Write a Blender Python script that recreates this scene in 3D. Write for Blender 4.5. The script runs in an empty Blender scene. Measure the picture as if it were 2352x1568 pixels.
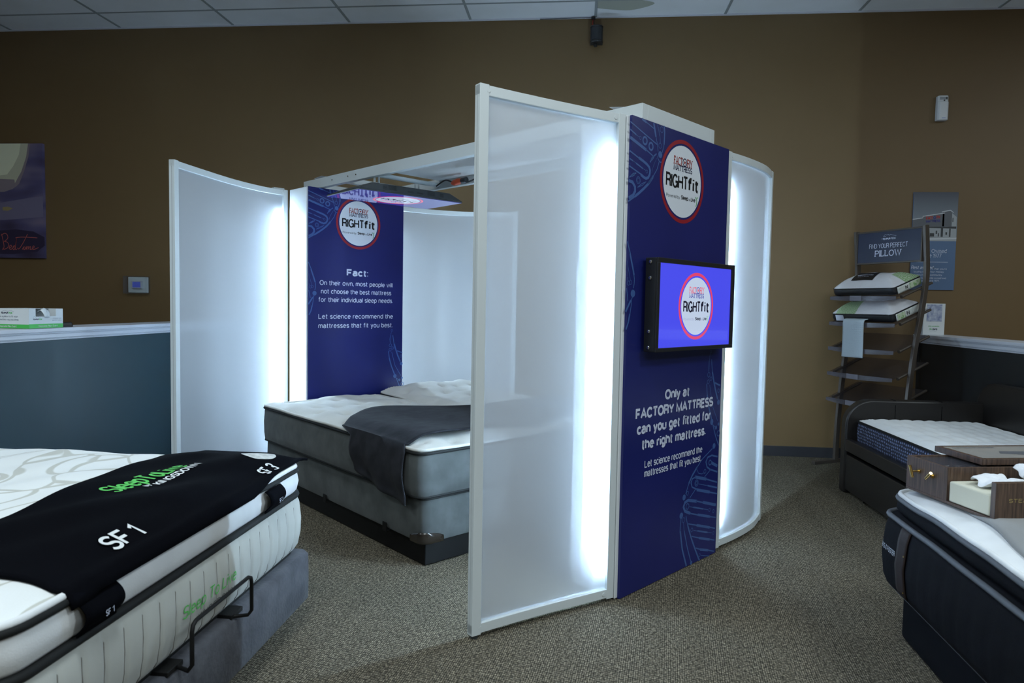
import bpy, math, random
from mathutils import Vector, Matrix
random.seed(7)
S = bpy.context.scene
COL = S.collection
PI = math.pi
sin, cos, rad = math.sin, math.cos, math.radians

# ------------------------------------------------------------------ camera, world, lights, exposure
cam = bpy.data.cameras.new('camera'); cam.lens = 24.0; cam.sensor_width = 36.0
cam.clip_start = 0.05; cam.clip_end = 60
cam.dof.use_dof = True; cam.dof.focus_distance = 4.2; cam.dof.aperture_fstop = 4.5
co = bpy.data.objects.new('camera', cam); COL.objects.link(co); S.camera = co
yaw, pitch, roll = .0965, .0535, .018
f0 = Vector((-sin(yaw), cos(yaw), 0)); r0 = Vector((cos(yaw), sin(yaw), 0)); u0 = Vector((0, 0, 1))
f1 = cos(pitch)*f0 - sin(pitch)*u0; u1 = sin(pitch)*f0 + cos(pitch)*u0
r2 = cos(roll)*r0 + sin(roll)*u1; u2 = -sin(roll)*r0 + cos(roll)*u1
mw = Matrix((r2, u2, -f1)).transposed().to_4x4(); mw.translation = (0, 0, 1.42)
co.matrix_world = mw

wd = bpy.data.worlds.new('world'); S.world = wd; wd.use_nodes = True
wd.node_tree.nodes['Background'].inputs[0].default_value = (.75, .88, 1, 1)
wd.node_tree.nodes['Background'].inputs[1].default_value = .03
S.view_settings.view_transform = 'Standard'; S.view_settings.look = 'None'
S.view_settings.exposure = 0.0; S.view_settings.gamma = 1.0; S.view_settings.use_curve_mapping = False

ROOM = 73.0
def troffer(x, y, k=1.0, sx=1.2, sy=.6):
    l = bpy.data.lights.new('ceiling_troffer_light', 'AREA'); l.shape = 'RECTANGLE'; l.size = sx; l.size_y = sy
    l.energy = ROOM*k; l.color = (.82, .94, 1.0)
    o = bpy.data.objects.new('ceiling_troffer_light', l); COL.objects.link(o); o.location = (x, y, 4.17)
for (x, y, k) in ((-4.2, -2.2, .9), (-.6, -2.2, .9), (3.0, -2.2, 1), (-4.2, 1.2, .8), (-.6, 1.2, .9), (3.0, 1.2, 1), (6.0, 1.2, .8), (6.0, 4.0, .6)):
    troffer(x, y, k)

# ------------------------------------------------------------------ material helpers
def mat(name, col, rough=.6, metal=0.0, spec=.5, coat=0.0, sheen=0.0, bump=None, var=None, emit=None):
    m = bpy.data.materials.new(name); m.use_nodes = True
    nt = m.node_tree; b = nt.nodes['Principled BSDF']
    b.inputs['Base Color'].default_value = (*col, 1); b.inputs['Roughness'].default_value = rough
    b.inputs['Metallic'].default_value = metal; b.inputs['Specular IOR Level'].default_value = spec
    b.inputs['Coat Weight'].default_value = coat; b.inputs['Coat Roughness'].default_value = .05
    b.inputs['Sheen Weight'].default_value = sheen
    if emit:
        b.inputs['Emission Color'].default_value = (*emit[0], 1); b.inputs['Emission Strength'].default_value = emit[1]
    tc = None
    if bump or var: tc = nt.nodes.new('ShaderNodeTexCoord')
    if var:   # (scale, second colour, detail)
        n = nt.nodes.new('ShaderNodeTexNoise'); n.inputs['Scale'].default_value = var[0]; n.inputs['Detail'].default_value = var[2] if len(var) > 2 else 3
        nt.links.new(tc.outputs['Object'], n.inputs['Vector'])
        r = nt.nodes.new('ShaderNodeValToRGB'); r.color_ramp.elements[0].position = .35; r.color_ramp.elements[1].position = .65
        r.color_ramp.elements[0].color = (*col, 1); r.color_ramp.elements[1].color = (*var[1], 1)
        nt.links.new(n.outputs['Fac'], r.inputs[0]); nt.links.new(r.outputs[0], b.inputs['Base Color'])
    if bump:  # (scale, strength, distance)
        n = nt.nodes.new('ShaderNodeTexNoise'); n.inputs['Scale'].default_value = bump[0]; n.inputs['Detail'].default_value = 2
        nt.links.new(tc.outputs['Object'], n.inputs['Vector'])
        p = nt.nodes.new('ShaderNodeBump'); p.inputs['Strength'].default_value = bump[1]; p.inputs['Distance'].default_value = bump[2]
        nt.links.new(n.outputs['Fac'], p.inputs['Height']); nt.links.new(p.outputs[0], b.inputs['Normal'])
    return m
def nodes(m): return m.node_tree, m.node_tree.nodes['Principled BSDF']
def N(nt, kind, **kw):
    n = nt.nodes.new(kind)
    for k, v in kw.items():
        if k in n.inputs: n.inputs[k].default_value = v
        else: setattr(n, k, v)
    return n

WALL = mat('brown_wall_paint', (.162, .102, .042), .55, bump=(260, .06, .002))
TEAL = mat('teal_half_wall_paint', (.020, .045, .058), .5, bump=(260, .05, .002))
BLACKP = mat('black_half_wall_paint', (.012, .014, .016), .45, bump=(260, .05, .002))
TRIMW = mat('white_trim_paint', (.66, .68, .74), .35)
BASEB = mat('dark_vinyl_baseboard', (.03, .03, .034), .45)
CEIL = mat('ceiling_tile', (.82, .85, .88), .9, bump=(420, .25, .003), var=(3.0, (.78, .81, .83), 2))
GRID = mat('ceiling_grid_metal', (.3, .33, .34), .5)
CEILSTAIN = mat('ceiling_water_stain', (.40, .42, .36), .9)

CARPET = mat('loop_carpet', (.2, .18, .15), .95, spec=.1)
nt, b = nodes(CARPET)
tc = N(nt, 'ShaderNodeTexCoord')
mp = N(nt, 'ShaderNodeMapping'); mp.inputs['Scale'].default_value = (1.0, .62, 1); mp.inputs['Rotation'].default_value = (0, 0, rad(12))
nt.links.new(tc.outputs['Object'], mp.inputs['Vector'])
vo = N(nt, 'ShaderNodeTexVoronoi', Scale=115.0, Randomness=.38); nt.links.new(mp.outputs[0], vo.inputs['Vector'])
no = N(nt, 'ShaderNodeTexNoise', Scale=95.0, Detail=2.0); nt.links.new(mp.outputs[0], no.inputs['Vector'])
nb = N(nt, 'ShaderNodeTexNoise', Scale=1.3, Detail=2.0); nt.links.new(tc.outputs['Object'], nb.inputs['Vector'])
wv = N(nt, 'ShaderNodeTexWave', Scale=38.0, Distortion=1.2); wv.bands_direction = 'X'; nt.links.new(mp.outputs[0], wv.inputs['Vector'])
cr = N(nt, 'ShaderNodeValToRGB'); e = cr.color_ramp.elements
e[0].position = .05; e[0].color = (.335, .295, .225, 1); e[1].position = .62; e[1].color = (.064, .057, .042, 1)
nt.links.new(vo.outputs['Distance'], cr.inputs[0])
c2 = N(nt, 'ShaderNodeValToRGB'); e = c2.color_ramp.elements
e[0].position = .35; e[0].color = (.55, .55, .55, 1); e[1].position = .68; e[1].color = (1.25, 1.22, 1.15, 1)
nt.links.new(no.outputs['Fac'], c2.inputs[0])
m1 = N(nt, 'ShaderNodeMix', data_type='RGBA', blend_type='MULTIPLY'); m1.inputs[0].default_value = 1
nt.links.new(cr.outputs[0], m1.inputs[6]); nt.links.new(c2.outputs[0], m1.inputs[7])
c3 = N(nt, 'ShaderNodeValToRGB'); e = c3.color_ramp.elements
e[0].position = .2; e[0].color = (.72, .72, .72, 1); e[1].position = .8; e[1].color = (1.12, 1.12, 1.12, 1)
nt.links.new(wv.outputs['Fac'], c3.inputs[0])
m2 = N(nt, 'ShaderNodeMix', data_type='RGBA', blend_type='MULTIPLY'); m2.inputs[0].default_value = .8
nt.links.new(m1.outputs[2], m2.inputs[6]); nt.links.new(c3.outputs[0], m2.inputs[7])
nt.links.new(m2.outputs[2], b.inputs['Base Color'])
bp = N(nt, 'ShaderNodeBump', Strength=.8, Distance=.004); bp.invert = True
nt.links.new(vo.outputs['Distance'], bp.inputs['Height']); nt.links.new(bp.outputs[0], b.inputs['Normal'])

WLAM = mat('white_laminate', (.78, .81, .82), .35)
ROOFW = mat('bright_white_roof_sheet', (.93, .95, .96), .6)
ALU = mat('white_powder_coated_frame', (.64, .69, .70), .4)
NAVY = mat('navy_print_film', (.012, .017, .125), .3, spec=.4, var=(2.0, (.014, .019, .14), 1))
HELIX = mat('light_blue_print', (.055, .12, .33), .32)
LETTER = mat('pale_blue_white_print', (.66, .71, .86), .35)
PWHITE = mat('white_print', (.74, .78, .84), .32)
PRED = mat('red_print', (.30, .012, .022), .32)
PBLK = mat('black_print', (.006, .007, .01), .32)
PDRED = mat('dark_red_print', (.33, .03, .02), .32)
PNAVY = mat('dark_navy_print', (.012, .014, .06), .32)
PGREY = mat('grey_print', (.12, .13, .15), .35)
PGREEN = mat('green_print', (.05, .32, .05), .35)
BLKPL = mat('black_plastic', (.012, .013, .015), .38)
DKPL = mat('charcoal_plastic', (.035, .04, .043), .5)
CHROME = mat('chrome', (.75, .77, .8), .15, metal=1)
BRASS = mat('brass', (.75, .55, .22), .25, metal=1)
ORANGE = mat('orange_plastic', (.7, .09, .02), .4)
LED = mat('led_strip_diffuser', (.9, .95, 1), .5, emit=((.55, .77, 1.0), 295.0))

SHEET = bpy.data.materials.new('translucent_white_acrylic'); SHEET.use_nodes = True
nt = SHEET.node_tree; nt.nodes.clear()
ou = N(nt, 'ShaderNodeOutputMaterial')
di = N(nt, 'ShaderNodeBsdfDiffuse', Color=(.90, .93, .96, 1)); tl = N(nt, 'ShaderNodeBsdfTranslucent', Color=(.92, .95, .98, 1))
tr = N(nt, 'ShaderNodeBsdfTransparent', Color=(.95, .97, 1, 1)); gl = N(nt, 'ShaderNodeBsdfGlossy', Roughness=.24)
x1 = N(nt, 'ShaderNodeMixShader', Fac=.50); nt.links.new(di.outputs[0], x1.inputs[1]); nt.links.new(tl.outputs[0], x1.inputs[2])
x2 = N(nt, 'ShaderNodeMixShader', Fac=.50); nt.links.new(x1.outputs[0], x2.inputs[1]); nt.links.new(tr.outputs[0], x2.inputs[2])
def facing_gloss(nt, lo, hi, power):
    """the same reflectance for both sides of a thin sheet, rising at grazing angles"""
    lw = N(nt, 'ShaderNodeLayerWeight', Blend=.5); pw = N(nt, 'ShaderNodeMath', operation='POWER'); pw.inputs[1].default_value = power
    nt.links.new(lw.outputs['Facing'], pw.inputs[0])
    ma = N(nt, 'ShaderNodeMath', operation='MULTIPLY_ADD'); ma.inputs[1].default_value = hi; ma.inputs[2].default_value = lo
    nt.links.new(pw.outputs[0], ma.inputs[0]); return ma
fr = facing_gloss(nt, .02, .35, 4.0)
x3 = N(nt, 'ShaderNodeMixShader'); nt.links.new(fr.outputs[0], x3.inputs[0]); nt.links.new(x2.outputs[0], x3.inputs[1]); nt.links.new(gl.outputs[0], x3.inputs[2])
nt.links.new(x3.outputs[0], ou.inputs[0])

def acrylic(name, col, t, rough=.08):
    m = bpy.data.materials.new(name); m.use_nodes = True; nt = m.node_tree; nt.nodes.clear()
    ou = N(nt, 'ShaderNodeOutputMaterial'); tr = N(nt, 'ShaderNodeBsdfTransparent', Color=(*col, 1))
    di = N(nt, 'ShaderNodeBsdfDiffuse', Color=(.3, .3, .36, 1)); gl = N(nt, 'ShaderNodeBsdfGlossy', Roughness=rough)
    a = N(nt, 'ShaderNodeMixShader', Fac=t); nt.links.new(di.outputs[0], a.inputs[1]); nt.links.new(tr.outputs[0], a.inputs[2])
    fr = facing_gloss(nt, .025, .2, 5.0); c = N(nt, 'ShaderNodeMixShader')
    nt.links.new(fr.outputs[0], c.inputs[0]); nt.links.new(a.outputs[0], c.inputs[1]); nt.links.new(gl.outputs[0], c.inputs[2])
    nt.links.new(c.outputs[0], ou.inputs[0]); return m
SMOKE = acrylic('smoked_acrylic', (.74, .72, .72), .955)
LIP = acrylic('frosted_acrylic_lip', (.6, .58, .6), .74, .3)
CLEAR = acrylic('clear_plastic', (.93, .95, .96), .93)

# ------------------------------------------------------------------ mesh helpers
class MB:
    def __init__(s): s.v = []; s.f = []; s.mi = []; s.m = 0
    def face(s, idx): s.f.append(idx); s.mi.append(s.m)
    def add(s, vs, fs):
        o = len(s.v); s.v += [tuple(p) for p in vs]
        for f in fs: s.face([o+i for i in f])
    def box(s, x0, x1, y0, y1, z0, z1):
        s.add([(x0,y0,z0),(x1,y0,z0),(x1,y1,z0),(x0,y1,z0),(x0,y0,z1),(x1,y0,z1),(x1,y1,z1),(x0,y1,z1)],
              [(0,3,2,1),(4,5,6,7),(0,1,5,4),(1,2,6,5),(2,3,7,6),(3,0,4,7)])
    def hull8(s, bot, top):
        n = len(bot); s.add(list(bot)+list(top), [tuple(reversed(range(n))), tuple(range(n, 2*n))] + [(i, (i+1) % n, n+(i+1) % n, n+i) for i in range(n)])
    def tube(s, path, r, n=10, closed=False):
        path = [Vector(p) for p in path]; m = len(path); o = len(s.v); prev = None
        for i, p in enumerate(path):
            a = path[(i-1) % m] if (closed or i > 0) else p; c = path[(i+1) % m] if (closed or i < m-1) else p
            t = (c-a); t = t.normalized() if t.length > 1e-9 else Vector((0, 0, 1))
            if prev is None:
                w = Vector((0, 0, 1)) if abs(t.z) < .9 else Vector((1, 0, 0)); nrm = t.cross(w).normalized()
            else:
                nrm = prev - t*prev.dot(t); nrm = nrm.normalized() if nrm.length > 1e-6 else t.orthogonal().normalized()
            prev = nrm; bi = t.cross(nrm); rr = r[i] if isinstance(r, (list, tuple)) else r
            for k in range(n):
                q = p + rr*(cos(2*PI*k/n)*nrm + sin(2*PI*k/n)*bi); s.v.append(tuple(q))
        for i in range(m if closed else m-1):
            j = (i+1) % m
            for k in range(n): s.face([o+i*n+k, o+i*n+(k+1) % n, o+j*n+(k+1) % n, o+j*n+k])
        if not closed:
            s.face([o+k for k in reversed(range(n))]); s.face([o+(m-1)*n+k for k in range(n)])
    def cyl(s, a, b, r, n=16): s.tube([a, b], r, n)
    def grid(s, fn, na, nb):
        o = len(s.v)
        for i in range(na+1):
            for j in range(nb+1): s.v.append(tuple(fn(i/na, j/nb)))
        for i in range(na):
            for j in range(nb): s.face([o+i*(nb+1)+j, o+(i+1)*(nb+1)+j, o+(i+1)*(nb+1)+j+1, o+i*(nb+1)+j+1])
    def loft(s, rings, cap0=True, cap1=True):
        n = len(rings[0]); o = len(s.v)
        for r in rings: s.v += [tuple(p) for p in r]
        for i in range(len(rings)-1):
            for k in range(n): s.face([o+i*n+k, o+i*n+(k+1) % n, o+(i+1)*n+(k+1) % n, o+(i+1)*n+k])
        if cap0: s.face([o+k for k in reversed(range(n))])
        if cap1: s.face([o+(len(rings)-1)*n+k for k in range(n)])
    def sweep(s, path, th, z0, z1):
        """upright rectangular bar swept along a plan curve"""
        L, R = offs(path, th/2), offs(path, -th/2); n = len(path)
        vs = []
        for i in range(n): vs += [(*L[i], z0), (*R[i], z0), (*R[i], z1), (*L[i], z1)]
        fs = [(3, 2, 1, 0), tuple(4*(n-1)+k for k in range(4))]
        for i in range(n-1):
            for k in range(4): fs.append((4*i+k, 4*i+(k+1) % 4, 4*i+4+(k+1) % 4, 4*i+4+k))
        s.add(vs, fs)
def offs(path, d):
    out = []
    for i in range(len(path)):
        a = path[max(i-1, 0)]; c = path[min(i+1, len(path)-1)]
        tx, ty = c[0]-a[0], c[1]-a[1]; l = math.hypot(tx, ty) or 1
        out.append((path[i][0]-ty/l*d, path[i][1]+tx/l*d))
    return out
def spline(pts, n=10):
    """Catmull-Rom through the points"""
    out = []; m = len(pts)
    for i in range(m-1):
        p0, p1, p2, p3 = pts[max(i-1, 0)], pts[i], pts[i+1], pts[min(i+2, m-1)]
        for k in range(n):
            t = k/n
            out.append(tuple(.5*(2*b+(c-a)*t+(2*a-5*b+4*c-d)*t*t+(3*b-a-3*c+d)*t**3) for a, b, c, d in zip(p0, p1, p2, p3)))
    out.append(tuple(pts[-1])); return out

def empty(name, label, cat, loc=(0, 0, 0), rz=0.0, rx=0.0, group=None):
    o = bpy.data.objects.new(name, None); COL.objects.link(o); o.empty_display_size = .1
    o.location = loc; o.rotation_euler = (rx, 0, rz); o['label'] = label; o['category'] = cat
    if group: o['group'] = group
    return o
def part(name, mb, m, parent=None, bevel=0.0, smooth=None, label=None, solid=0.0, kind=None):
    me = bpy.data.meshes.new(name); me.from_pydata(mb.v, [], mb.f)
    ms = m if isinstance(m, (list, tuple)) else [m]
    for q in ms: me.materials.append(q)
    if len(ms) > 1: me.polygons.foreach_set('material_index', mb.mi)
    me.update()
    if smooth:
        me.polygons.foreach_set('use_smooth', [True]*len(me.polygons)); me.set_sharp_from_angle(angle=rad(smooth))
    o = bpy.data.objects.new(name, me); COL.objects.link(o)
    if parent: o.parent = parent
    if solid:
        q = o.modifiers.new('Solidify', 'SOLIDIFY'); q.thickness = solid; q.offset = 0
    if bevel:
        q = o.modifiers.new('Bevel', 'BEVEL'); q.width = bevel; q.segments = 2; q.limit_method = 'ANGLE'; q.angle_limit = rad(50)
    if label: o['label'] = label
    if kind: o['kind'] = kind
    return o
def thing(name, label, cat, mb, m, group=None, **kw):
    o = part(name, mb, m, None, label=label, **kw); o['category'] = cat
    if group: o['group'] = group
    return o
def struct(name, mb, m, parent=None, **kw): return part(name, mb, m, parent, kind='structure', **kw)
def boxm(*a):
    m = MB(); m.box(*a); return m

# ------------------------------------------------------------------ flat graphics and stroke lettering
class Flat:
    """2-D shapes laid on a surface through the mapping fn(x, y) -> 3-D point"""
    def __init__(s, fn): s.fn = fn; s.b = MB(); s.marks = []
    def ribbon(s, pts, w, closed=False):
        n = len(pts); L = []; R = []
        for i, p in enumerate(pts):
            a = pts[i-1] if (i > 0 or closed) else None; c = pts[(i+1) % n] if (i < n-1 or closed) else None
            d1 = _u(a, p) if a else None; d2 = _u(p, c) if c else None
            d1 = d1 or d2 or (1, 0); d2 = d2 or d1
            nx, ny = -(d1[1]+d2[1]), d1[0]+d2[0]; l = math.hypot(nx, ny)
            if l < 1e-6: nx, ny, l = -d1[1], d1[0], 1
            nx /= l; ny /= l; k = max(.6, nx*-d1[1]+ny*d1[0]); h = w/2/k
            L.append((p[0]+nx*h, p[1]+ny*h)); R.append((p[0]-nx*h, p[1]-ny*h))
        fs = [(2*i, 2*i+1, 2*((i+1) % n)+1, 2*((i+1) % n)) for i in range(n if closed else n-1)]
        vs = [q for pr in zip(L, R) for q in pr]
        s.b.add([s.fn(*q) for q in vs], fs)
    def clusters(s, fn):
        """split into separate builders by the key fn(face centre index list)"""
        out = {}
        for f in s.b.f:
            k = fn([s.b.v[i] for i in f]); m = out.setdefault(k, MB()); m.add([s.b.v[i] for i in f], [tuple(range(len(f)))])
        return [out[k] for k in sorted(out)]
    def poly(s, pts): s.b.add([s.fn(*q) for q in pts], [tuple(range(len(pts)))])
    def rect(s, x0, x1, y0, y1): s.poly([(x0, y0), (x1, y0), (x1, y1), (x0, y1)])
    def disc(s, x, y, r, ry=None, n=32): s.poly([(x+r*cos(2*PI*k/n), y+(ry or r)*sin(2*PI*k/n)) for k in range(n)])
    def ring(s, x, y, r, w, n=32, ry=None): s.ribbon([(x+r*cos(2*PI*k/n), y+(ry or r)*sin(2*PI*k/n)) for k in range(n)], w, True)
    def text(s, t, x0, x1, y, cap, w, serif=False, slant=0.0, rise=0.0):
        tot = 0.0; gap = .21
        for ch in t: tot += (.17 if ch == ' ' else GLY[ch][0]) + gap
        tot -= gap; kx = (x1-x0-w)/tot; ky = cap-w; cx = 0.0
        for ch in t:
            if ch == ' ': s.marks.append(len(s.b.f)); cx += .17+gap; continue
            gw, st = GLY[ch]
            for line in st:
                pts = []
                for (a, c) in line:
                    X = x0+w/2+(cx+a)*kx; pts.append((X+slant*c*ky, y+w/2+c*ky+rise*(X-x0)))
                s.ribbon(pts, w)
                if serif:
                    for (p, q, g) in ((line[0], line[1], pts[0]), (line[-1], line[-2], pts[-1])):
                        if (abs(p[1]) < .02 or abs(p[1]-1) < .02 or abs(p[1]-.72) < .02) and abs(p[1]-q[1]) > .7*abs(p[0]-q[0]):
                            k = cap*.13; s.ribbon([(g[0]-k, g[1]), (g[0]+k, g[1])], w*.7)
                        elif abs(p[1]-q[1]) < .01 and ch in 'EFTLZ' and abs(p[1]-.5) > .1:
                            d = -1 if p[1] > .5 else 1; s.ribbon([(g[0], g[1]), (g[0], g[1]+d*cap*.2)], w*.7)
            cx += gw+gap
def _u(a, c):
    x, y = c[0]-a[0], c[1]-a[1]; l = math.hypot(x, y)
    return (x/l, y/l) if l > 1e-9 else None
def arc(cx, cy, rx, ry, a0, a1, n=10):
    return [(cx+rx*cos(rad(a0+(a1-a0)*k/n)), cy+ry*sin(rad(a0+(a1-a0)*k/n))) for k in range(n+1)]
GLY = {
 'A': (.74, [[(0,0),(.37,1),(.74,0)], [(.13,.34),(.61,.34)]]),
 'B': (.62, [[(0,0),(0,1),(.34,1)]+arc(.34,.76,.25,.24,90,-90)+[(0,.52)], [(.36,.52)]+arc(.36,.26,.27,.26,90,-90)+[(0,0)]]),
 'C': (.70, [arc(.37,.5,.37,.5,38,322,18)]),
 'D': (.68, [[(0,0),(0,1),(.28,1)]+arc(.28,.5,.4,.5,90,-90,14)+[(0,0)]]),
 'E': (.56, [[(.56,0),(0,0),(0,1),(.56,1)], [(0,.52),(.5,.52)]]),
 'F': (.53, [[(0,0),(0,1),(.53,1)], [(0,.5),(.46,.5)]]),
 'G': (.74, [arc(.37,.5,.37,.5,38,330,18)+[(.73,.45),(.42,.45)], [(.73,.45),(.73,0)]]),
 'H': (.66, [[(0,0),(0,1)], [(.66,0),(.66,1)], [(0,.52),(.66,.52)]]),
 'I': (.0, [[(0,0),(0,1)]]),
 'J': (.46, [[(.46,1),(.46,.25)]+arc(.23,.24,.23,.24,0,-180)]),
 'K': (.64, [[(0,0),(0,1)], [(.6,1),(0,.38)], [(.2,.58),(.64,0)]]),
 'L': (.50, [[(0,1),(0,0),(.5,0)]]),
 'M': (.80, [[(0,0),(0,1),(.4,.05),(.8,1),(.8,0)]]),
 'N': (.66, [[(0,0),(0,1),(.66,0),(.66,1)]]),
 'O': (.76, [arc(.38,.5,.38,.5,0,360,24)]),
 'P': (.60, [[(0,0),(0,1),(.34,1)]+arc(.34,.735,.26,.265,90,-90)+[(0,.47)]]),
 'R': (.63, [[(0,0),(0,1),(.36,1)]+arc(.36,.745,.26,.255,90,-90)+[(0,.49)], [(.38,.49)]+arc(.42,.33,.17,.16,90,10)+[(.6,.12),(.64,0)]]),
 'S': (.60, [arc(.3,.745,.28,.255,25,270,12)+arc(.3,.25,.3,.25,85,-155,12)]),
 'T': (.62, [[(0,1),(.62,1)], [(.31,1),(.31,0)]]),
 'U': (.64, [[(0,1),(0,.32)]+arc(.32,.32,.32,.32,180,360)+[(.64,1)]]),
 'V': (.68, [[(0,1),(.34,0),(.68,1)]]),
 'W': (.98, [[(0,1),(.24,0),(.49,1),(.74,0),(.98,1)]]),
 'X': (.64, [[(0,0),(.64,1)], [(0,1),(.64,0)]]),
 'Y': (.66, [[(0,1),(.33,.43),(.66,1)], [(.33,.43),(.33,0)]]),
 'Z': (.62, [[(0,1),(.62,1),(0,0),(.62,0)]]),
 'a': (.50, [arc(.24,.5,.22,.22,160,0)+[(.46,.1),(.52,0)], [(.46,.43),(.3,.41)]+arc(.2,.2,.2,.2,80,280)+[(.4,.08),(.46,.22)]]),
 'b': (.50, [[(0,0),(0,1)], arc(.25,.36,.25,.36,0,360,18)]),
 'c': (.46, [arc(.25,.36,.25,.36,40,320,14)]),
 'd': (.50, [[(.5,0),(.5,1)], arc(.25,.36,.25,.36,0,360,18)]),
 'e': (.50, [[(.01,.39),(.5,.39)]+arc(.25,.36,.25,.36,5,320,16)]),
 'f': (.30, [[(.3,1),(.24,1)]+arc(.24,.84,.14,.16,90,180,6)+[(.1,0)], [(-.02,.72),(.28,.72)]]),
 'g': (.50, [arc(.25,.38,.25,.34,0,360,18), [(.5,.72),(.5,-.04)]+arc(.26,-.04,.24,.24,0,-150,8)]),
 'h': (.48, [[(0,0),(0,1)], arc(.24,.46,.24,.26,180,0)+[(.48,0)]]),
 'i': (.0, [[(0,0),(0,.72)], [(0,.9),(0,1.03)]]),
 'j': (.1, [[(.1,.72),(.1,-.15),(-.05,-.27)], [(.1,.9),(.1,1.03)]]),
 'k': (.46, [[(0,0),(0,1)], [(.42,.72),(0,.28)], [(.16,.44),(.46,0)]]),
 'l': (.0, [[(0,0),(0,1)]]),
 'm': (.78, [[(0,0),(0,.72)], arc(.195,.5,.195,.22,180,0)+[(.39,0)], arc(.585,.5,.195,.22,180,0)+[(.78,0)]]),
 'n': (.48, [[(0,0),(0,.72)], arc(.24,.46,.24,.26,180,0)+[(.48,0)]]),
 'o': (.52, [arc(.26,.36,.26,.36,0,360,20)]),
 'p': (.50, [[(0,.72),(0,-.28)], arc(.25,.36,.25,.36,0,360,18)]),
 'q': (.50, [[(.5,.72),(.5,-.28)], arc(.25,.36,.25,.36,0,360,18)]),
 'r': (.28, [[(0,0),(0,.72)], arc(.26,.42,.26,.29,180,85,6)]),
 's': (.44, [arc(.22,.535,.2,.185,25,270,10)+arc(.22,.18,.22,.18,85,-155,10)]),
 't': (.28, [[(.1,.95),(.1,.16)]+arc(.24,.15,.14,.15,180,280,6), [(-.02,.72),(.28,.72)]]),
 'u': (.48, [[(0,.72),(0,.26)]+arc(.24,.26,.24,.26,180,360), [(.48,.72),(.48,0)]]),
 'v': (.46, [[(0,.72),(.23,0),(.46,.72)]]),
 'w': (.74, [[(0,.72),(.19,0),(.37,.72),(.55,0),(.74,.72)]]),
 'x': (.46, [[(0,0),(.46,.72)], [(0,.72),(.46,0)]]),
 'y': (.48, [[(0,.72),(.25,.02)], [(.48,.72),(.2,-.2),(.05,-.28)]]),
 'z': (.44, [[(0,.72),(.44,.72),(0,0),(.44,0)]]),
 '1': (.24, [[(0,.78),(.2,1),(.2,0)]]), '2': (.5, [arc(.25,.73,.25,.27,170,-20,8)+[(0,0),(.5,0)]]),
 '3': (.5, [arc(.24,.75,.22,.25,160,-90,10), arc(.24,.25,.26,.25,90,-160,10)]),
 '7': (.5, [[(0,1),(.5,1),(.16,0)]]), '9': (.5, [arc(.25,.7,.25,.3,0,360,16), [(.5,.7),(.46,.2),(.2,0)]]),
 '.': (.0, [[(0,0),(0,.1)]]), ',': (.06, [[(.06,.1),(0,-.14)]]), ':': (.0, [[(0,0),(0,.1)], [(0,.6),(0,.72)]]),
 "'": (.04, [[(.04,1),(0,.8)]]), '-': (.3, [[(0,.38),(.3,.38)]]), '&': (.6, [[(.6,0),(.1,.75),(.15,.95),(.3,1),(.42,.85),(.3,.65),(.05,.35),(.05,.12),(.22,0),(.42,.05),(.58,.35)]]),
}
def lines_of_text(rows, fn, m, parent, **kw):
    """each printed line a part of its own"""
    for r in rows:
        F = Flat(fn); F.text(*r, **kw)
        for a, c in zip([0]+F.marks, F.marks+[len(F.b.f)]):
            q = MB()
            for f in F.b.f[a:c]: q.add([F.b.v[i] for i in f], [tuple(range(len(f)))])
            part('lettering', q, m, parent)
def plane(o, ax, ay):
    o, ax, ay = Vector(o), Vector(ax), Vector(ay)
    return lambda x, y: tuple(o+ax*x+ay*y)

# ------------------------------------------------------------------ the room
HC = 4.21; YB = 6.8
struct('floor', boxm(-9, 8, -5, 6.95, -.1, 0), CARPET)
cl = struct('ceiling', boxm(-9, 8, -5, 6.95, HC, HC+.1), CEIL)
g = MB()
for i in range(-2, 12): x = -6.0+1.2192*i; g.box(x-.012, x+.012, -5, YB-.02, HC-.006, HC)
struct('ceiling_grid', g, GRID, cl)
g = MB()
for k in range(0, 19): y = YB-.364-.6096*k; g.box(-9, 8, y-.01, y+.01, HC-.004, HC)
struct('ceiling_cross_tees', g, GRID, cl)
st = Flat(lambda x, y: (x, y, HC-.0015)); st.poly([(.32+.27*cos(a)*(1+.15*cos(3*a)), 6.52+.13*sin(a)*(1+.2*sin(2*a))) for a in [2*PI*k/28 for k in range(28)]])
struct('ceiling_stain', st.b, CEILSTAIN, cl)
struct('wall_back', boxm(-9, 8, YB, YB+.15, 0, HC), WALL)
struct('wall_front', boxm(-9, 8, -5.15, -5, 0, HC), WALL)
struct('wall_far_left', boxm(-9.15, -9, -5, YB, 0, HC), WALL)
struct('wall_far_right', boxm(8, 8.15, -5, YB, 0, HC), WALL)
struct('baseboard_back', boxm(-9, 8, YB-.012, YB, 0, .1), BASEB, bevel=.003)
struct('trim_3', boxm(-9, 8, YB-.022, YB, HC-.012, HC), TRIMW)
struct('wall_left', boxm(-3.70, -3.49, .8, YB, 0, 1.15), TEAL)
struct('wall_right', boxm(3.20, 3.41, .8, YB, 0, 1.15), BLACKP)
def cap(name, x0, x1, face):
    m = MB(); d = face
    m.box(x0-.045, x1+.045, .76, YB, 1.188, 1.213)
    m.box(x0-.032, x1+.032, .77, YB, 1.176, 1.188)
    m.box(x0-.022, x1+.022, .78, YB, 1.148, 1.176)
    m.box(x0-.014, x1+.014, .785, YB, 1.141, 1.148)
    m.box(x0-.010, x1+.010, .79, YB, 1.132, 1.141)
    struct(name, m, TRIMW, bevel=.003)
cap('trim_1', -3.70, -3.49, 1); cap('trim_2', 3.20, 3.41, -1)

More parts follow.
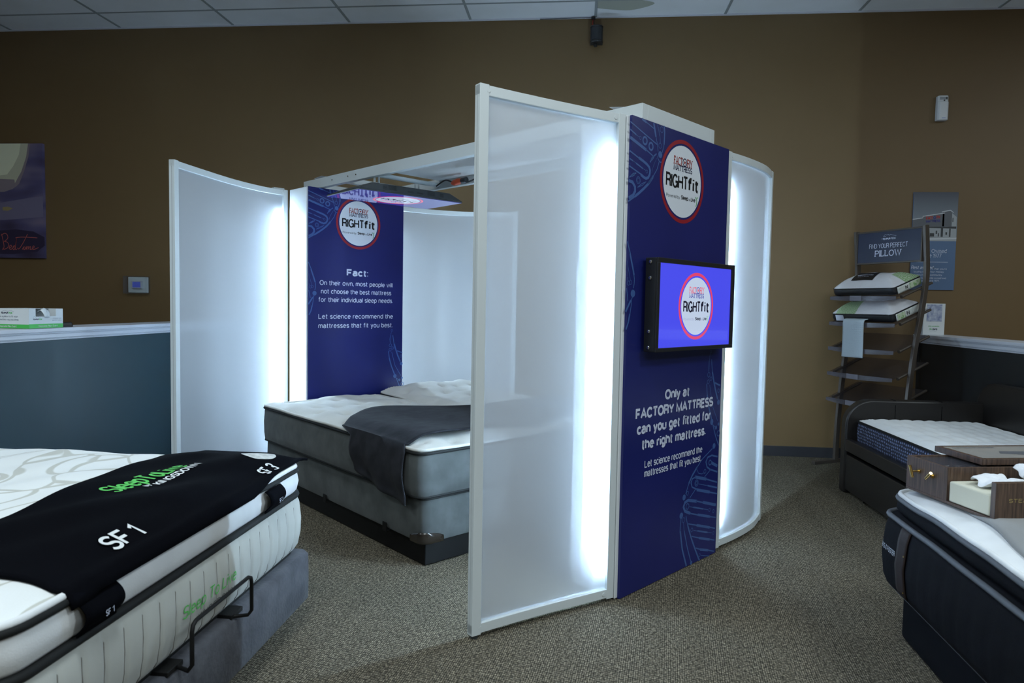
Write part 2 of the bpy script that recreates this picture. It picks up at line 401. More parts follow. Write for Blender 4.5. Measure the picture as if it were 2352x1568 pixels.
# ------------------------------------------------------------------ the lit fitting booth (local x along its panels, local y across to the far column)
BA = math.atan2(.771, .636); BO = (.218, 3.29, 0)
PH = 2.317
bu, bv = Vector((cos(BA), sin(BA), 0)), Vector((-sin(BA), cos(BA), 0))
def BW(s, t, z=0): return Vector(BO)+bu*s+bv*t+Vector((0, 0, z))
booth = empty('display_booth', 'large white lit mattress fitting booth with navy printed panels standing around the grey bed', 'display booth', BO, BA)
DNA = [('P',0.0099,[(0.269,2.318),(0.274,2.293),(0.274,2.266),(0.272,2.227)]),('P',0.005,[(0.272,2.23),(0.267,2.21),(0.257,2.185)]),('D',0.0171,(0.241,2.173)),('P',0.005,[(0.219,2.164),(0.222,2.151),(0.234,2.14),(0.247,2.136),(0.254,2.14)]),('P',0.005,[(0.233,2.137),(0.217,2.099),(0.185,2.059)]),('P',0.011,[(0.185,2.061),(0.16,2.034),(0.142,2.018)]),('P',0.0134,[(0.183,2.056),(0.148,2.02),(0.111,1.992),(0.074,1.967),(0.037,1.944)]),('P',0.0076,[(0.037,1.944),(-0.015,1.915)]),('P',0.0121,[(0.177,2.314),(0.186,2.289),(0.199,2.251)]),('P',0.005,[(0.199,2.252),(0.212,2.222),(0.222,2.185)]),('P',0.011,[(0.078,2.314),(0.114,2.305)]),('P',0.005,[(0.113,2.306),(0.18,2.288)]),('P',0.0061,[(-0.015,2.283),(0.093,2.251),(0.211,2.217)]),('P',0.0072,[(-0.015,2.248),(0.035,2.231)]),('P',0.0028,[(0.034,2.231),(0.062,2.225)]),('R',0.0077,0.0022,(0.068,2.223)),('R',0.0171,0.0094,(0.107,2.217)),('R',0.0171,0.0094,(0.159,2.199)),('P',0.0154,[(-0.013,2.211),(0.12,2.175)]),('P',0.0066,[(0.115,2.177),(0.182,2.155)]),('P',0.0138,[(0.185,2.156),(0.166,2.137)]),('P',0.0072,[(0.208,2.172),(0.185,2.156),(0.166,2.137),(0.155,2.122)]),('P',0.0072,[(-0.015,2.149),(0.062,2.127)]),('P',0.0138,[(0.059,2.129),(0.099,2.118),(0.125,2.11),(0.147,2.099),(0.157,2.083),(0.154,2.063),(0.142,2.047),(0.124,2.04),(0.103,2.044),(0.08,2.053)]),('P',0.0072,[(0.081,2.054),(-0.015,2.079)]),('P',0.0066,[(-0.014,2.113),(0.014,2.107)]),('P',0.0025,[(0.013,2.107),(0.04,2.1)]),('P',0.0072,[(0.038,2.1),(0.096,2.083)]),('P',0.0025,[(0.094,2.084),(0.122,2.078)]),('R',0.0077,0.0025,(0.129,2.074)),('P',0.0132,[(0.005,2.036),(0.029,2.049)]),('P',0.0066,[(-0.011,2.028),(0.005,2.036),(0.029,2.049),(0.042,2.055)]),('R',0.016,0.0033,(0.061,2.023)),('R',0.0094,0.0025,(0.061,2.023)),('P',0.0151,[(-0.016,2.011),(0.014,2.008),(0.035,1.989),(0.037,1.969),(0.023,1.949),(-0.012,1.931)]),('P',0.0025,[(0.213,2.153),(0.197,2.131),(0.18,2.099),(0.17,2.071)]),('P',0.0025,[(0.213,2.153),(0.189,2.119),(0.176,2.09),(0.17,2.071)]),('P',0.0034,[(0.053,1.988),(0.089,2.01),(0.127,2.026)]),('P',0.0034,[(0.053,1.988),(0.096,2.004),(0.127,2.026)]),('P',0.0025,[(0.206,2.313),(0.212,2.303),(0.224,2.278),(0.236,2.251)]),('P',0.0025,[(0.206,2.313),(0.221,2.296),(0.231,2.274),(0.236,2.251)]),('P',0.0039,[(0.236,2.252),(0.238,2.229)]),('R',0.0127,0.0028,(0.238,2.216)),('R',0.0138,0.0028,(0.248,2.296)),('P',0.0067,[(-0.013,1.728),(-0.003,1.704),(0.012,1.674)]),('P',0.011,[(0.01,1.673),(0.023,1.639),(0.036,1.605),(0.047,1.573)]),('P',0.0055,[(0.046,1.574),(0.051,1.553),(0.05,1.532),(0.044,1.51)]),('D',0.0181,(0.042,1.485)),('P',0.0055,[(0.038,1.468),(0.03,1.45)]),('P',0.0116,[(0.027,1.453),(0.006,1.424),(-0.013,1.397)]),('P',0.005,[(0.032,1.452),(0.03,1.425),(0.022,1.385)]),('P',0.0099,[(0.021,1.387),(0.01,1.346),(-0.007,1.313)]),('R',0.0099,0.0025,(0.004,1.533)),('R',0.0099,0.0025,(0.021,1.537)),('P',0.0025,[(-0.008,1.561),(0.001,1.543)]),('P',0.0025,[(-0.009,1.639),(-0.001,1.603),(0.019,1.546)]),('P',0.005,[(-0.01,1.509),(0.004,1.447)]),('R',0.0086,0.0029,(0.805,1.18)),('P',0.0029,[(0.8,1.169),(0.781,1.102),(0.789,1.065)]),('P',0.0029,[(0.793,1.154),(0.793,1.101),(0.789,1.065)]),('R',0.0134,0.0038,(0.79,1.05)),('R',0.0115,0.0038,(0.787,1.011)),('R',0.0106,0.0038,(0.815,1.026)),('P',0.0067,[(0.815,1.137),(0.828,1.061)]),('P',0.0134,[(0.83,1.062),(0.844,1.021),(0.867,0.965),(0.899,0.903)]),('D',0.0154,(0.91,0.885)),('P',0.0096,[(0.861,1.0),(0.922,0.981)]),('R',0.0106,0.0038,(0.906,0.952)),('P',0.0077,[(0.769,1.001),(0.779,0.938)]),('P',0.0115,[(0.778,0.94),(0.802,0.868),(0.836,0.796)]),('D',0.0173,(0.841,0.779)),('P',0.0048,[(0.804,0.992),(0.84,0.874),(0.906,0.779)]),('P',0.0048,[(0.848,0.765),(0.889,0.741)]),('D',0.0115,(0.891,0.741)),('D',0.0096,(0.919,0.758)),('R',0.0154,0.0048,(0.921,0.704)),('P',0.0077,[(0.854,0.763),(0.89,0.691),(0.928,0.634)]),('D',0.0163,(0.876,0.637)),('P',0.0067,[(0.859,0.625),(0.745,0.578),(0.687,0.536)]),('P',0.0125,[(0.694,0.542),(0.648,0.506),(0.611,0.465)]),('P',0.0067,[(0.615,0.469),(0.583,0.413)]),('D',0.0163,(0.568,0.397)),('P',0.0096,[(0.922,0.569),(0.854,0.586),(0.808,0.581),(0.79,0.558),(0.804,0.527),(0.84,0.507),(0.924,0.48)]),('P',0.0173,[(0.847,0.546),(0.922,0.514)]),('R',0.0134,0.0067,(0.837,0.547)),('P',0.0058,[(0.847,0.506),(0.78,0.474)]),('R',0.0115,0.0038,(0.782,0.505)),('P',0.0038,[(0.693,0.531),(0.713,0.505),(0.751,0.496),(0.779,0.5)]),('P',0.0086,[(0.924,0.419),(0.797,0.459)]),('P',0.0173,[(0.8,0.458),(0.677,0.491)]),('P',0.0086,[(0.686,0.489),(0.65,0.486),(0.635,0.466),(0.649,0.439),(0.7,0.418)]),('P',0.0163,[(0.7,0.415),(0.844,0.376)]),('P',0.0077,[(0.841,0.376),(0.929,0.351)]),('R',0.0173,0.0048,(0.694,0.454)),('R',0.0086,0.0038,(0.694,0.454)),('P',0.0038,[(0.716,0.445),(0.822,0.417)]),('P',0.0096,[(0.818,0.418),(0.925,0.387)]),('P',0.0058,[(0.685,0.42),(0.627,0.383)]),('R',0.0106,0.0038,(0.602,0.414)),('P',0.0163,[(0.919,0.287),(0.771,0.331)]),('P',0.0077,[(0.774,0.329),(0.694,0.353)]),('P',0.0163,[(0.704,0.35),(0.612,0.373),(0.578,0.367),(0.565,0.345),(0.581,0.319),(0.638,0.295)]),('P',0.0077,[(0.634,0.296),(0.722,0.269)]),('P',0.0144,[(0.718,0.271),(0.858,0.231)]),('P',0.0067,[(0.854,0.232),(0.923,0.213)]),('R',0.0154,0.0048,(0.606,0.34)),('P',0.0038,[(0.626,0.335),(0.674,0.321)]),('P',0.0086,[(0.669,0.323),(0.777,0.292)]),('P',0.0038,[(0.773,0.293),(0.832,0.277)]),('R',0.0096,0.0038,(0.849,0.272)),('R',0.0096,0.0038,(0.894,0.256)),('D',0.0173,(0.545,0.301)),('P',0.0077,[(0.543,0.288),(0.537,0.212)]),('P',0.0125,[(0.54,0.216),(0.565,0.113),(0.614,0.006)]),('R',0.0134,0.0038,(0.57,0.272)),('P',0.0038,[(0.569,0.259),(0.579,0.208)]),('P',0.0077,[(0.579,0.212),(0.615,0.115),(0.66,0.019)]),('D',0.0115,(0.664,0.012)),('P',0.0067,[(0.593,0.29),(0.615,0.23)]),('P',0.0115,[(0.611,0.241),(0.652,0.16),(0.702,0.079),(0.754,0.001)]),('P',0.0067,[(0.62,0.241),(0.716,0.211)]),('P',0.0144,[(0.711,0.213),(0.858,0.168)]),('P',0.0067,[(0.854,0.17),(0.919,0.15)]),('R',0.0106,0.0038,(0.66,0.198)),('P',0.0038,[(0.677,0.192),(0.724,0.177)]),('P',0.0086,[(0.72,0.179),(0.834,0.145)]),('P',0.0029,[(0.83,0.146),(0.884,0.131)]),('R',0.0086,0.0029,(0.902,0.126)),('P',0.0067,[(0.66,0.162),(0.745,0.133)]),('P',0.0134,[(0.74,0.134),(0.863,0.097)]),('P',0.0067,[(0.859,0.099),(0.918,0.08)]),('P',0.0067,[(0.707,0.085),(0.763,0.063)]),('P',0.0134,[(0.757,0.064),(0.851,0.037)]),('P',0.0067,[(0.847,0.038),(0.916,0.015)]),('R',0.0086,0.0029,(0.754,0.033)),('P',0.0048,[(0.771,0.027),(0.874,-0.004)])]
def helix(F, k=1.0):
    for o in DNA:
        if o[0] == 'P': F.ribbon([(x*k, z) for x, z in o[2]], o[1])
        elif o[0] == 'R': F.ring(o[3][0]*k, o[3][1], o[1], o[2], 20)
        else: F.disc(o[2][0]*k, o[2][1], o[1], n=20)
def logo(parent, fn, cx, cz, r, lit=False, mats=None):
    """round badge: red ring, white disc and its lettering; fn(layer) gives the mapping of that layer"""
    W, R_, B_, G_, GR, DR, NV = mats or (PWHITE, PRED, PBLK, PGREEN, PGREY, PDRED, PNAVY)
    F = Flat(fn(1)); F.ring(cx, cz, r*.955, r*.09, 48); part('badge_ring', F.b, R_, parent)
    F = Flat(fn(1)); F.disc(cx, cz, r*.86, n=48); part('badge_disc', F.b, W, parent)
    k = r/.212; X = lambda v: cx+(v-.458)*k; Z = lambda v: cz+(v-2.068)*k
    f2 = fn(2)
    F = Flat(f2); F.text('FACT', X(.368), X(.452), Z(2.148), .042*k, .0055*k, serif=True); part('lettering', F.b, DR, parent)
    F = Flat(f2); F.text('RY', X(.494), X(.548), Z(2.148), .042*k, .0055*k, serif=True)
    c, d = X(.473), Z(2.169)
    F.poly([(c+.0125*k*(1 if i % 2 == 0 else .42)*sin(PI*i/5), d+.0125*k*(1 if i % 2 == 0 else .42)*cos(PI*i/5)) for i in range(10)])
    part('lettering', F.b, DR, parent)
    F = Flat(f2); F.ring(c, d, .0185*k, .0055*k, 24)
    F.text('MATTRESS', X(.368), X(.548), Z(2.119), .031*k, .0048*k, serif=True); part('lettering', F.b, NV, parent)
    F = Flat(f2); F.text('RIGHT', X(.300), X(.509), Z(2.028), .072*k, .0115*k); part('lettering', F.b, B_, parent)
    F = Flat(f2); F.text('fit', X(.508), X(.618), Z(2.028), .072*k, .0150*k); part('lettering', F.b, B_, parent)
    F = Flat(f2); F.text('Powered by', X(.308), X(.435), Z(1.978), .017*k, .0021*k); part('lettering', F.b, GR, parent)
    F = Flat(f2); F.text('to', X(.522), X(.536), Z(1.978), .014*k, .0022*k); part('lettering', F.b, GR, parent)
    F = Flat(f2); F.text('Sleep', X(.446), X(.516), Z(1.978), .022*k, .0042*k); part('lettering', F.b, B_, parent)
    F = Flat(f2); F.text('Live', X(.542), X(.588), Z(1.978), .022*k, .0042*k); part('lettering', F.b, B_, parent)
    F = Flat(f2); F.ribbon([(X(.588), Z(2.006)), (X(.598), Z(1.998)), (X(.603), Z(1.984)), (X(.600), Z(1.967)), (X(.595), Z(1.957))], .005*k); F.disc(X(.606), Z(2.004), .004*k, n=12); part('lettering', F.b, G_, parent)

def graphic(label, x0, x1, t, lines, ks):
    p = part('graphic_panel', boxm(x0, x1, t, t+.014, .004, PH), NAVY, booth, label=label)
    fn = lambda n: (lambda x, z: (x, t-.0006*n, z))
    F = Flat(fn(1)); helix(F, ks); 
    for q in F.clusters(lambda vs: 0 if vs[0][2] > 1.95 else (1 if vs[0][0] < .35 and vs[0][2] > 1.2 else 2)): part('helix_print', q, HELIX, p)
    logo(p, fn, .455*ks, 2.069, .212)
    lines_of_text(lines, fn(3), LETTER, p)
# right-hand column and its outward panel
part('column', boxm(-.022, .95, .0, .275, .006, PH-.002), WLAM, booth, bevel=.003)
c = MB(); c.box(-.034, -.022, .20, .275, .10, 1.62); part('column_cover_strip', c, WLAM, booth, bevel=.002)
graphic('navy panel reading Only at Factory Mattress', 0, .935, -.014, [
    ('Only at', .347, .589, .947, .054, .0125), ('FACTORY MATTRESS', .091, .847, .869, .055, .0125),
    ('can you get fitted for', .105, .827, .793, .055, .0120), ('the right mattress.', .149, .774, .713, .055, .0120),
    ('Let science recommend the', .180, .743, .619, .039, .0060), ('mattresses that fit you best.', .178, .736, .571, .039, .0060)], 1.0)
# left-hand column and its inward panel
part('column', boxm(-.022, .90, 3.035, 3.31, .006, PH-.002), WLAM, booth, bevel=.003)
graphic('navy panel reading Fact', -.012, .892, 3.021, [
    ('Fact:', .329, .535, 1.632, .058, .0130), ('On their own, most people will', .084, .782, 1.551, .040, .0058),
    ('not choose the best mattress', .096, .769, 1.483, .040, .0058), ('for their individual sleep needs.', .074, .787, 1.416, .040, .0058),
    ('Let science recommend the', .074, .789, 1.281, .041, .0060), ('mattresses that fit you best.', .074, .786, 1.206, .041, .0060)], .97)

def wing(label, pts, inner, led_side, ledoff=.058):
    """curved wing: frame swept along a plan curve, acrylic sheet, light strip at the column end; pts run from the free end to the column"""
    path = spline(pts, 8); n = len(path)
    root = MB(); z0, z1, h, th = .022, PH-.004, .042, .036
    root.sweep(path, th, z1-h, z1); root.sweep(path, th, z0, z0+h)
    def post(p, q, wdt):
        tx, ty = _u(p, q); a = (p[0]+tx*wdt, p[1]+ty*wdt); root.sweep([p, a], th+.004, z0-.006, z1+.003)
    post(path[0], path[1], .044); post(path[-1], path[-2], .040)
    fr = part('wing_frame', root, ALU, booth, bevel=.002, label=label)
    sh = MB(); sh.sweep(path[0:n], .005, z0+h*.5, z1-h*.5); part('acrylic_sheet', sh, SHEET, fr, smooth=40)
    # light strip tucked beside the column-end post on the inner side of the sheet
    a, c = path[-1], path[-2]; tx, ty = _u(a, c); px, py = (-ty, tx)
    sgn = led_side; w0 = ledoff
    q = (a[0]+tx*w0+px*sgn*.017, a[1]+ty*w0+py*sgn*.017); r = (q[0]+tx*.010, q[1]+ty*.010)
    l = MB(); l.sweep([q, r], .012, .16, 2.13); part('led_strip', l, LED, fr, label='glowing light strip')
    for (i, zz) in ((2, z1-h/2), (n-3, z1-h/2), (2, z0+h/2), (n-3, z0+h/2)):
        p = path[i]; tx, ty = _u(path[i-1], path[i+1]); nx, ny = -ty, tx; d = th/2+.0025; k = MB()
        k.cyl((p[0]-nx*d, p[1]-ny*d, zz), (p[0]+nx*d, p[1]+ny*d, zz), .0085, 14); part('screw_cap', k, ALU, fr)
    ft = MB(); p = path[0]; q = path[1]; tx, ty = _u(p, q); ft.cyl((p[0]+tx*.022, p[1]+ty*.022, 0), (p[0]+tx*.022, p[1]+ty*.022, z0), .016, 14); part('foot_glide', ft, DKPL, fr)
wing('near right wing', [(-.790, .188), (-.57, .146), (-.334, .094), (-.028, .018)], None, -1)
wing('far right wing', [(1.705, .095), (1.46, .030), (1.2, .010), (.955, .018)], None, 1)
wing('near left wing', [(-1.10, 2.785), (-.851, 2.968), (-.55, 3.175), (-.26, 3.315), (-.028, 3.355)], None, 1)
wing('far left wing', [(2.03, 2.735), (1.80, 3.06), (1.55, 3.235), (1.25, 3.325), (.905, 3.345)], None, -1)
# canopy of two long beams, end pieces, roof sheet and cross pipe
for (x0, x1) in ((.10, .145), (.745, .79)): part('canopy_beam', boxm(x0, x1, 0.0, 3.31, PH+.006, 2.398), ALU, booth, bevel=.002)
for (y0, y1) in ((0.0, .03), (3.28, 3.31)): part('canopy_end', boxm(.145, .745, y0, y1, PH+.006, 2.398), ALU, booth, bevel=.002)
part('canopy_roof', boxm(.148, .742, .034, 2.34, 2.384, 2.392), ROOFW, booth)
c = MB(); c.cyl((.145, 2.36, 2.352), (.745, 2.36, 2.352), .017, 14); part('canopy_cross_pipe', c, ALU, booth, smooth=40)
part('canopy_cross_rail', boxm(.145, .745, 2.74, 2.79, 2.335, 2.375), ALU, booth, bevel=.002)
for t in (2.52, 2.63, 2.86):
    c = MB(); c.cyl((.101, t, 2.362), (.097, t, 2.362), .006, 10); part('beam_screw', c, CHROME, booth)
part('corner_cleat', boxm(-.12, -.03, 3.385, 3.43, 2.26, 2.335), ALU, booth, bevel=.002)

# paper scraps lying on top of the canopy
m = MB(); m.add([(-.06, -.05, .0), (.06, -.06, .0), (.07, .05, .006), (-.03, .07, .028)], [(0, 1, 2), (0, 2, 3)])
o = thing('paper_scrap', 'torn white paper corner sticking up on top of the booth behind the navy panel', 'paper', m, TRIMW, solid=.001)
o.location = BW(.17, .16, 2.400); o.rotation_euler = (0, 0, BA)
m = MB(); m.add([(-.03, -.1, 0), (.02, -.09, .002), (.03, .0, .012), (.015, .1, .0), (-.03, .08, .004), (-.01, 0, .018)], [(0, 1, 2, 5), (5, 2, 3, 4)])
o = thing('paper_scrap', 'small crumpled white paper strip on the far end of the booth beam', 'paper', m, TRIMW, solid=.001)
o.location = BW(.125, 3.05, 2.399); o.rotation_euler = (0, 0, BA)

# wall monitor on the outward navy panel
SCR = mat('lit_blue_screen', (.01, .01, .05), .12, coat=.6, emit=((.065, .075, .86), 1.0))
def em(name, c, k=1.0): return mat(name, (.01, .01, .01), .15, coat=.5, emit=(c, k))
LG = (em('lit_white', (.62, .74, .95), .85), em('lit_red', (.75, .06, .16)), em('lit_black', (.004, .004, .02)), em('lit_green', (.25, .6, .35)), em('lit_grey', (.35, .4, .6)), em('lit_pink', (.75, .12, .2)), em('lit_navy', (.08, .08, .4)))
mon = empty('monitor', 'black framed flat monitor showing a blue screen mounted on the outward navy panel', 'monitor', BW(.50, -.014, 1.432), BA)
m = MB(); bx = .382; bz = .228; d0, d1 = -.016, -.078
m.box(-bx, bx, d1, d0, -bz, bz); case = part('casing', m, BLKPL, mon, bevel=.004)
m = MB()
for (x0, x1, z0, z1) in ((-bx, bx, bz-.024, bz), (-bx, bx, -bz, -bz+.020), (-bx, -bx+.022, -bz+.020, bz-.024), (bx-.030, bx, -bz+.020, bz-.024)): m.box(x0, x1, d1-.010, d1, z0, z1)
part('bezel', m, BLKPL, mon, bevel=.002)
s_ = part('screen', boxm(-bx+.022, bx-.030, d1-.002, d1-.0005, -bz+.020, bz-.024), SCR, mon)
fn = lambda n: (lambda x, z: (x, d1-.002-.0004*n, z)); logo(s_, fn, -.006, -.002, .172, True, LG)
m = MB(); m.box(-.12, .12, d0, 0, -.1, .1); part('wall_bracket', m, BLKPL, mon)
for z in (.207, .130, -.128, -.206):
    m = MB(); m.tube([(-bx, -.045, z), (-bx-.004, -.045, z), (-bx-.008, -.045, z)], [.009, .009, .005], 12); part('bolt', m, CHROME, mon, smooth=40)

# television hung flat under the canopy
SCR2 = mat('lit_overhead_screen', (.008, .008, .03), .05, coat=.8, emit=((.05, .045, .32), 1.0))
tv = empty('television', 'flat television hung face down from the booth canopy above the grey bed', 'television', BW(.38, 2.41, 2.20), BA-.07)
hw, hd = .445, .246
m = MB(); m.box(-hw, hw, -hd, hd, 0, .010)
m.hull8([(-hw, -hd, .010), (hw, -hd, .010), (hw, hd, .010), (-hw, hd, .010)], [(-hw+.115, -hd+.012, .062), (hw-.115, -hd+.012, .062), (hw-.115, hd-.08, .062), (-hw+.115, hd-.08, .062)])
sh = part('rear_shell', m, DKPL, tv, bevel=.004)
s_ = part('screen', boxm(-hw+.006, hw-.006, -hd+.006, hd-.006, -.0025, 0), SCR2, tv)
fn = lambda n: (lambda x, y: (x, y, -.0025-.0004*n)); logo(s_, fn, .02, 0, .19, True, LG)
m = MB()
for (cx, w, rows) in ((-.235, .03, 4), (-.17, .07, 5), (-.02, .05, 2), (.06, .05, 2), (.16, .07, 5), (.255, .03, 4)):
    for r_ in range(rows):
        for c_ in range(int(w/.006)):
            x = cx-w/2+c_*.006; z = .022+r_*.007; y = -hd+.0035*(z-.01)/.015
            m.box(x, x+.0042, y-.0012, y+.003, z, z+.004)
part('vent', m, BLKPL, sh)
for (x, y) in ((-.24, -.10), (-.205, -.10), (.20, .05), (.235, .05)): part('mount_rod', boxm(x-.006, x+.006, y-.006, y+.006, .062, .150), ALU, tv)
part('mount_rail', boxm(-.26, .26, -.03, .0, .062, .078), ALU, tv)

cb = empty('power_cable', 'black power cable with an orange connector hanging by the booth canopy far beam', 'cable', BW(.70, 2.02, 2.33), BA)
m = MB(); m.tube(spline([(-.02, .28, .0), (-.03, .16, .03), (-.04, .05, .0), (-.05, -.06, -.02), (-.02, -.12, -.005), (.04, -.13, .03), (.04, -.11, .05)], 8), .006, 8); part('cord', m, BLKPL, cb, smooth=60)
m = MB(); m.tube([(-.045, .06, -.005), (-.048, .03, -.005), (-.05, -.02, -.002), (-.05, -.06, -.002)], [.012, .022, .024, .02], 12); part('connector', m, ORANGE, cb, smooth=50, label='orange connector')
m = MB(); m.tube([(-.05, -.062, -.002), (-.05, -.11, .0)], .022, 12); part('plug', m, BLKPL, cb, smooth=50)

# ------------------------------------------------------------------ fabrics
def weave(name, col, scale=260, strength=.25, rough=.9, sheen=.2, col2=None, vs=6.0):
    return mat(name, col, rough, spec=.2 if col[0] > .05 else .08, sheen=sheen, bump=(scale, strength, .002), var=(vs, col2 or tuple(c*.9 for c in col), 3))
SUEDE = mat('grey_blue_suede', (.056, .062, .060), .85, spec=.15, sheen=.15, bump=(9, .25, .02), var=(7.0, (.088, .096, .094), 5))
QUILT = weave('cream_white_quilt', (.62, .61, .56), 150, .6)
WHITEQ = weave('bright_white_quilt', (.80, .82, .83), 200, .3)
BORDW = weave('pale_grey_border_knit', (.48, .49, .455), 300, .2)
BLKPIPE = mat('black_piping', (.010, .011, .011), .7, spec=.25)
BLKFAB = mat('black_plush', (.0028, .003, .0045), 1.0, spec=.03, bump=(160, .3, .002))
GREYTHROW = mat('charcoal_suede_throw', (.014, .0145, .018), .9, spec=.08, sheen=.04, bump=(14, .3, .01), var=(11, (.024, .025, .030), 4))
PALEGREY = weave('pale_grey_throw', (.27, .275, .275), 240, .3, vs=3.0)
BASEGREY = mat('grey_base_upholstery', (.052, .054, .064), .95, spec=.1, sheen=.1, bump=(60, .5, .006), var=(12, (.085, .088, .10), 5))
DARKBORD = weave('black_quilted_border', (.0065, .007, .009), 200, .3, sheen=0)
GREYPIPE = mat('slate_grey_piping', (.085, .095, .11), .6)
LEATHER = mat('dark_brown_leather', (.014, .012, .011), .38, bump=(160, .12, .002))
BLKMETAL = mat('black_metal', (.006, .006, .006), .55, spec=.25)

def rrect(x0, x1, y0, y1, r, n=8, seg=.06):
    out = []
    for (cx, cy, a0) in ((x1-r, y0+r, -90), (x1-r, y1-r, 0), (x0+r, y1-r, 90), (x0+r, y0+r, 180)):
        for k in range(n+1):
            a = rad(a0+90*k/n); out.append((cx+r*cos(a), cy+r*sin(a), cos(a), sin(a)))
        a = rad(a0+90); nx, ny = cos(a), sin(a)
        L = (y1-y0-2*r) if abs(nx) > .5 else (x1-x0-2*r)
        if nx*0+abs(ny) > .5: L = x1-x0-2*r
        else: L = y1-y0-2*r
        m = max(1, int(L/seg)); tx, ty = -ny, nx; px, py = out[-1][0], out[-1][1]
        for k in range(1, m): out.append((px+tx*L*k/m, py+ty*L*k/m, nx, ny))
    return out
def cmap(x, y, x0, x1, y0, y1, r):
    """square corner -> round corner"""
    sx = -1 if x < x0+r else (1 if x > x1-r else 0); sy = -1 if y < y0+r else (1 if y > y1-r else 0)
    if sx and sy:
        cx = x0+r if sx < 0 else x1-r; cy = y0+r if sy < 0 else y1-r
        p, q = (x-cx)/r, (y-cy)/r; return cx+r*p*math.sqrt(1-q*q/2), cy+r*q*math.sqrt(1-p*p/2)
    return x, y
def slab(x0, x1, y0, y1, z0, z1, r, prof, ripple=None):
    """soft-sided slab border: prof = [(height fraction, outward offset)]"""
    m = MB(); P = rrect(x0, x1, y0, y1, r); rings = []
    for (f, d) in prof:
        rings.append([(x+nx*(d+(ripple(x, y, f) if ripple else 0)), y+ny*(d+(ripple(x, y, f) if ripple else 0)), z0+(z1-z0)*f) for (x, y, nx, ny) in P])
    m.loft(rings); return m
def pipe(x0, x1, y0, y1, z, r, rr, d=0.0, wob=0.0):
    m = MB(); P = rrect(x0, x1, y0, y1, r)
    m.tube([(x+nx*d, y+ny*d, z+wob*sin(x*9+y*7)+wob*.6*sin(x*23-y*17)) for (x, y, nx, ny) in P], rr, 8, closed=True); return m
def topfun(x0, x1, y0, y1, zt, crown, w=.16, extra=None):
    def f(x, y):
        d = min(x-x0, x1-x, y-y0, y1-y); k = sin(PI/2*min(max(d/w, 0), 1))
        return zt+crown*k+(extra(x, y)*k if extra else 0)
    return f
def topmesh(x0, x1, y0, y1, r, f, res=.025):
    m = MB(); na, nb = int((x1-x0)/res), int((y1-y0)/res)
    def fn(a, b):
        x, y = x0+(x1-x0)*a, y0+(y1-y0)*b; z = f(x, y); X, Y = cmap(x, y, x0, x1, y0, y1, r); return (X, Y, z)
    m.grid(fn, na, nb); return m
def tufts(pts, depth, rad_):
    def e(x, y):
        v = 0
        for (px, py) in pts:
            d2 = (x-px)**2+(y-py)**2
            if d2 < (4*rad_)**2: v -= depth*math.exp(-1.35*math.sqrt(d2)/rad_)
        return v
    return e
BULGE = [(0, -.02), (.06, -.004), (.2, .008), (.5, .014), (.8, .008), (.94, -.002), (1, -.008)]

# ------------------------------------------------------------------ grey bed inside the booth (local x across, local y toward the head)
DA = math.atan2(.741, .671); DO = Vector((-.795, 3.558, 0))
du, dv = Vector((cos(DA), sin(DA), 0)), Vector((-sin(DA), cos(DA), 0))
def DW(s, t, z=0): return DO+du*s+dv*t+Vector((0, 0, z))
bb = empty('bed_plinth', 'low black plinth bed base under the grey box spring inside the booth', 'bed plinth', DO, DA)
part('plinth', boxm(0, 1.80, 0, 2.0, .004, .143), BLKMETAL, bb, bevel=.006)
for t in (.30, 1.02, 1.75):
    m = MB(); m.box(-.072, -.064, t-.02, t+.02, .135, .185); m.box(-.072, .0, t-.02, t+.02, .133, .141); part('retainer_bracket', m, BLKMETAL, bb, bevel=.003)
bs = empty('box_spring', 'grey suede box spring on the black plinth under the tufted booth mattress', 'box spring', DW(0, 0, .145), DA)
part('upholstery', slab(-.05, 1.85, -.05, 2.0, 0, .240, .05, [(0, -.006), (.05, 0), (.5, .003), (.95, 0), (1, -.008)]), SUEDE, bs, smooth=50)
m = MB()
P = [(x, y, nx, ny) for (x, y, nx, ny) in rrect(-.05, 1.85, -.05, 2.0, .05, 10, .02) if x < .08 and y < .08 and (x+y) < .06]
P.sort(key=lambda p: p[0]-p[1])
nP = len(P); rings = [[], [], []]
def cgrid(a, b):
    p = P[min(int(a*(nP-1)+.5), nP-1)]; hgt = .062*(1-.45*abs(2*a-1)**3)
    return (p[0]+p[2]*(.006+.003*sin(PI*b)), p[1]+p[3]*(.006+.003*sin(PI*b)), -.004+hgt*b)
m.grid(cgrid, nP-1, 5)
cg = part('corner_guard', m, mat('dark_brown_gloss_plastic', (.02, .014, .010), .18, coat=.5), bs, smooth=60, solid=.003)
m = pipe(-.05, 1.85, -.05, 2.0, .238, .05, .006, .001); part('piping', m, BLKPIPE, bs, smooth=60)

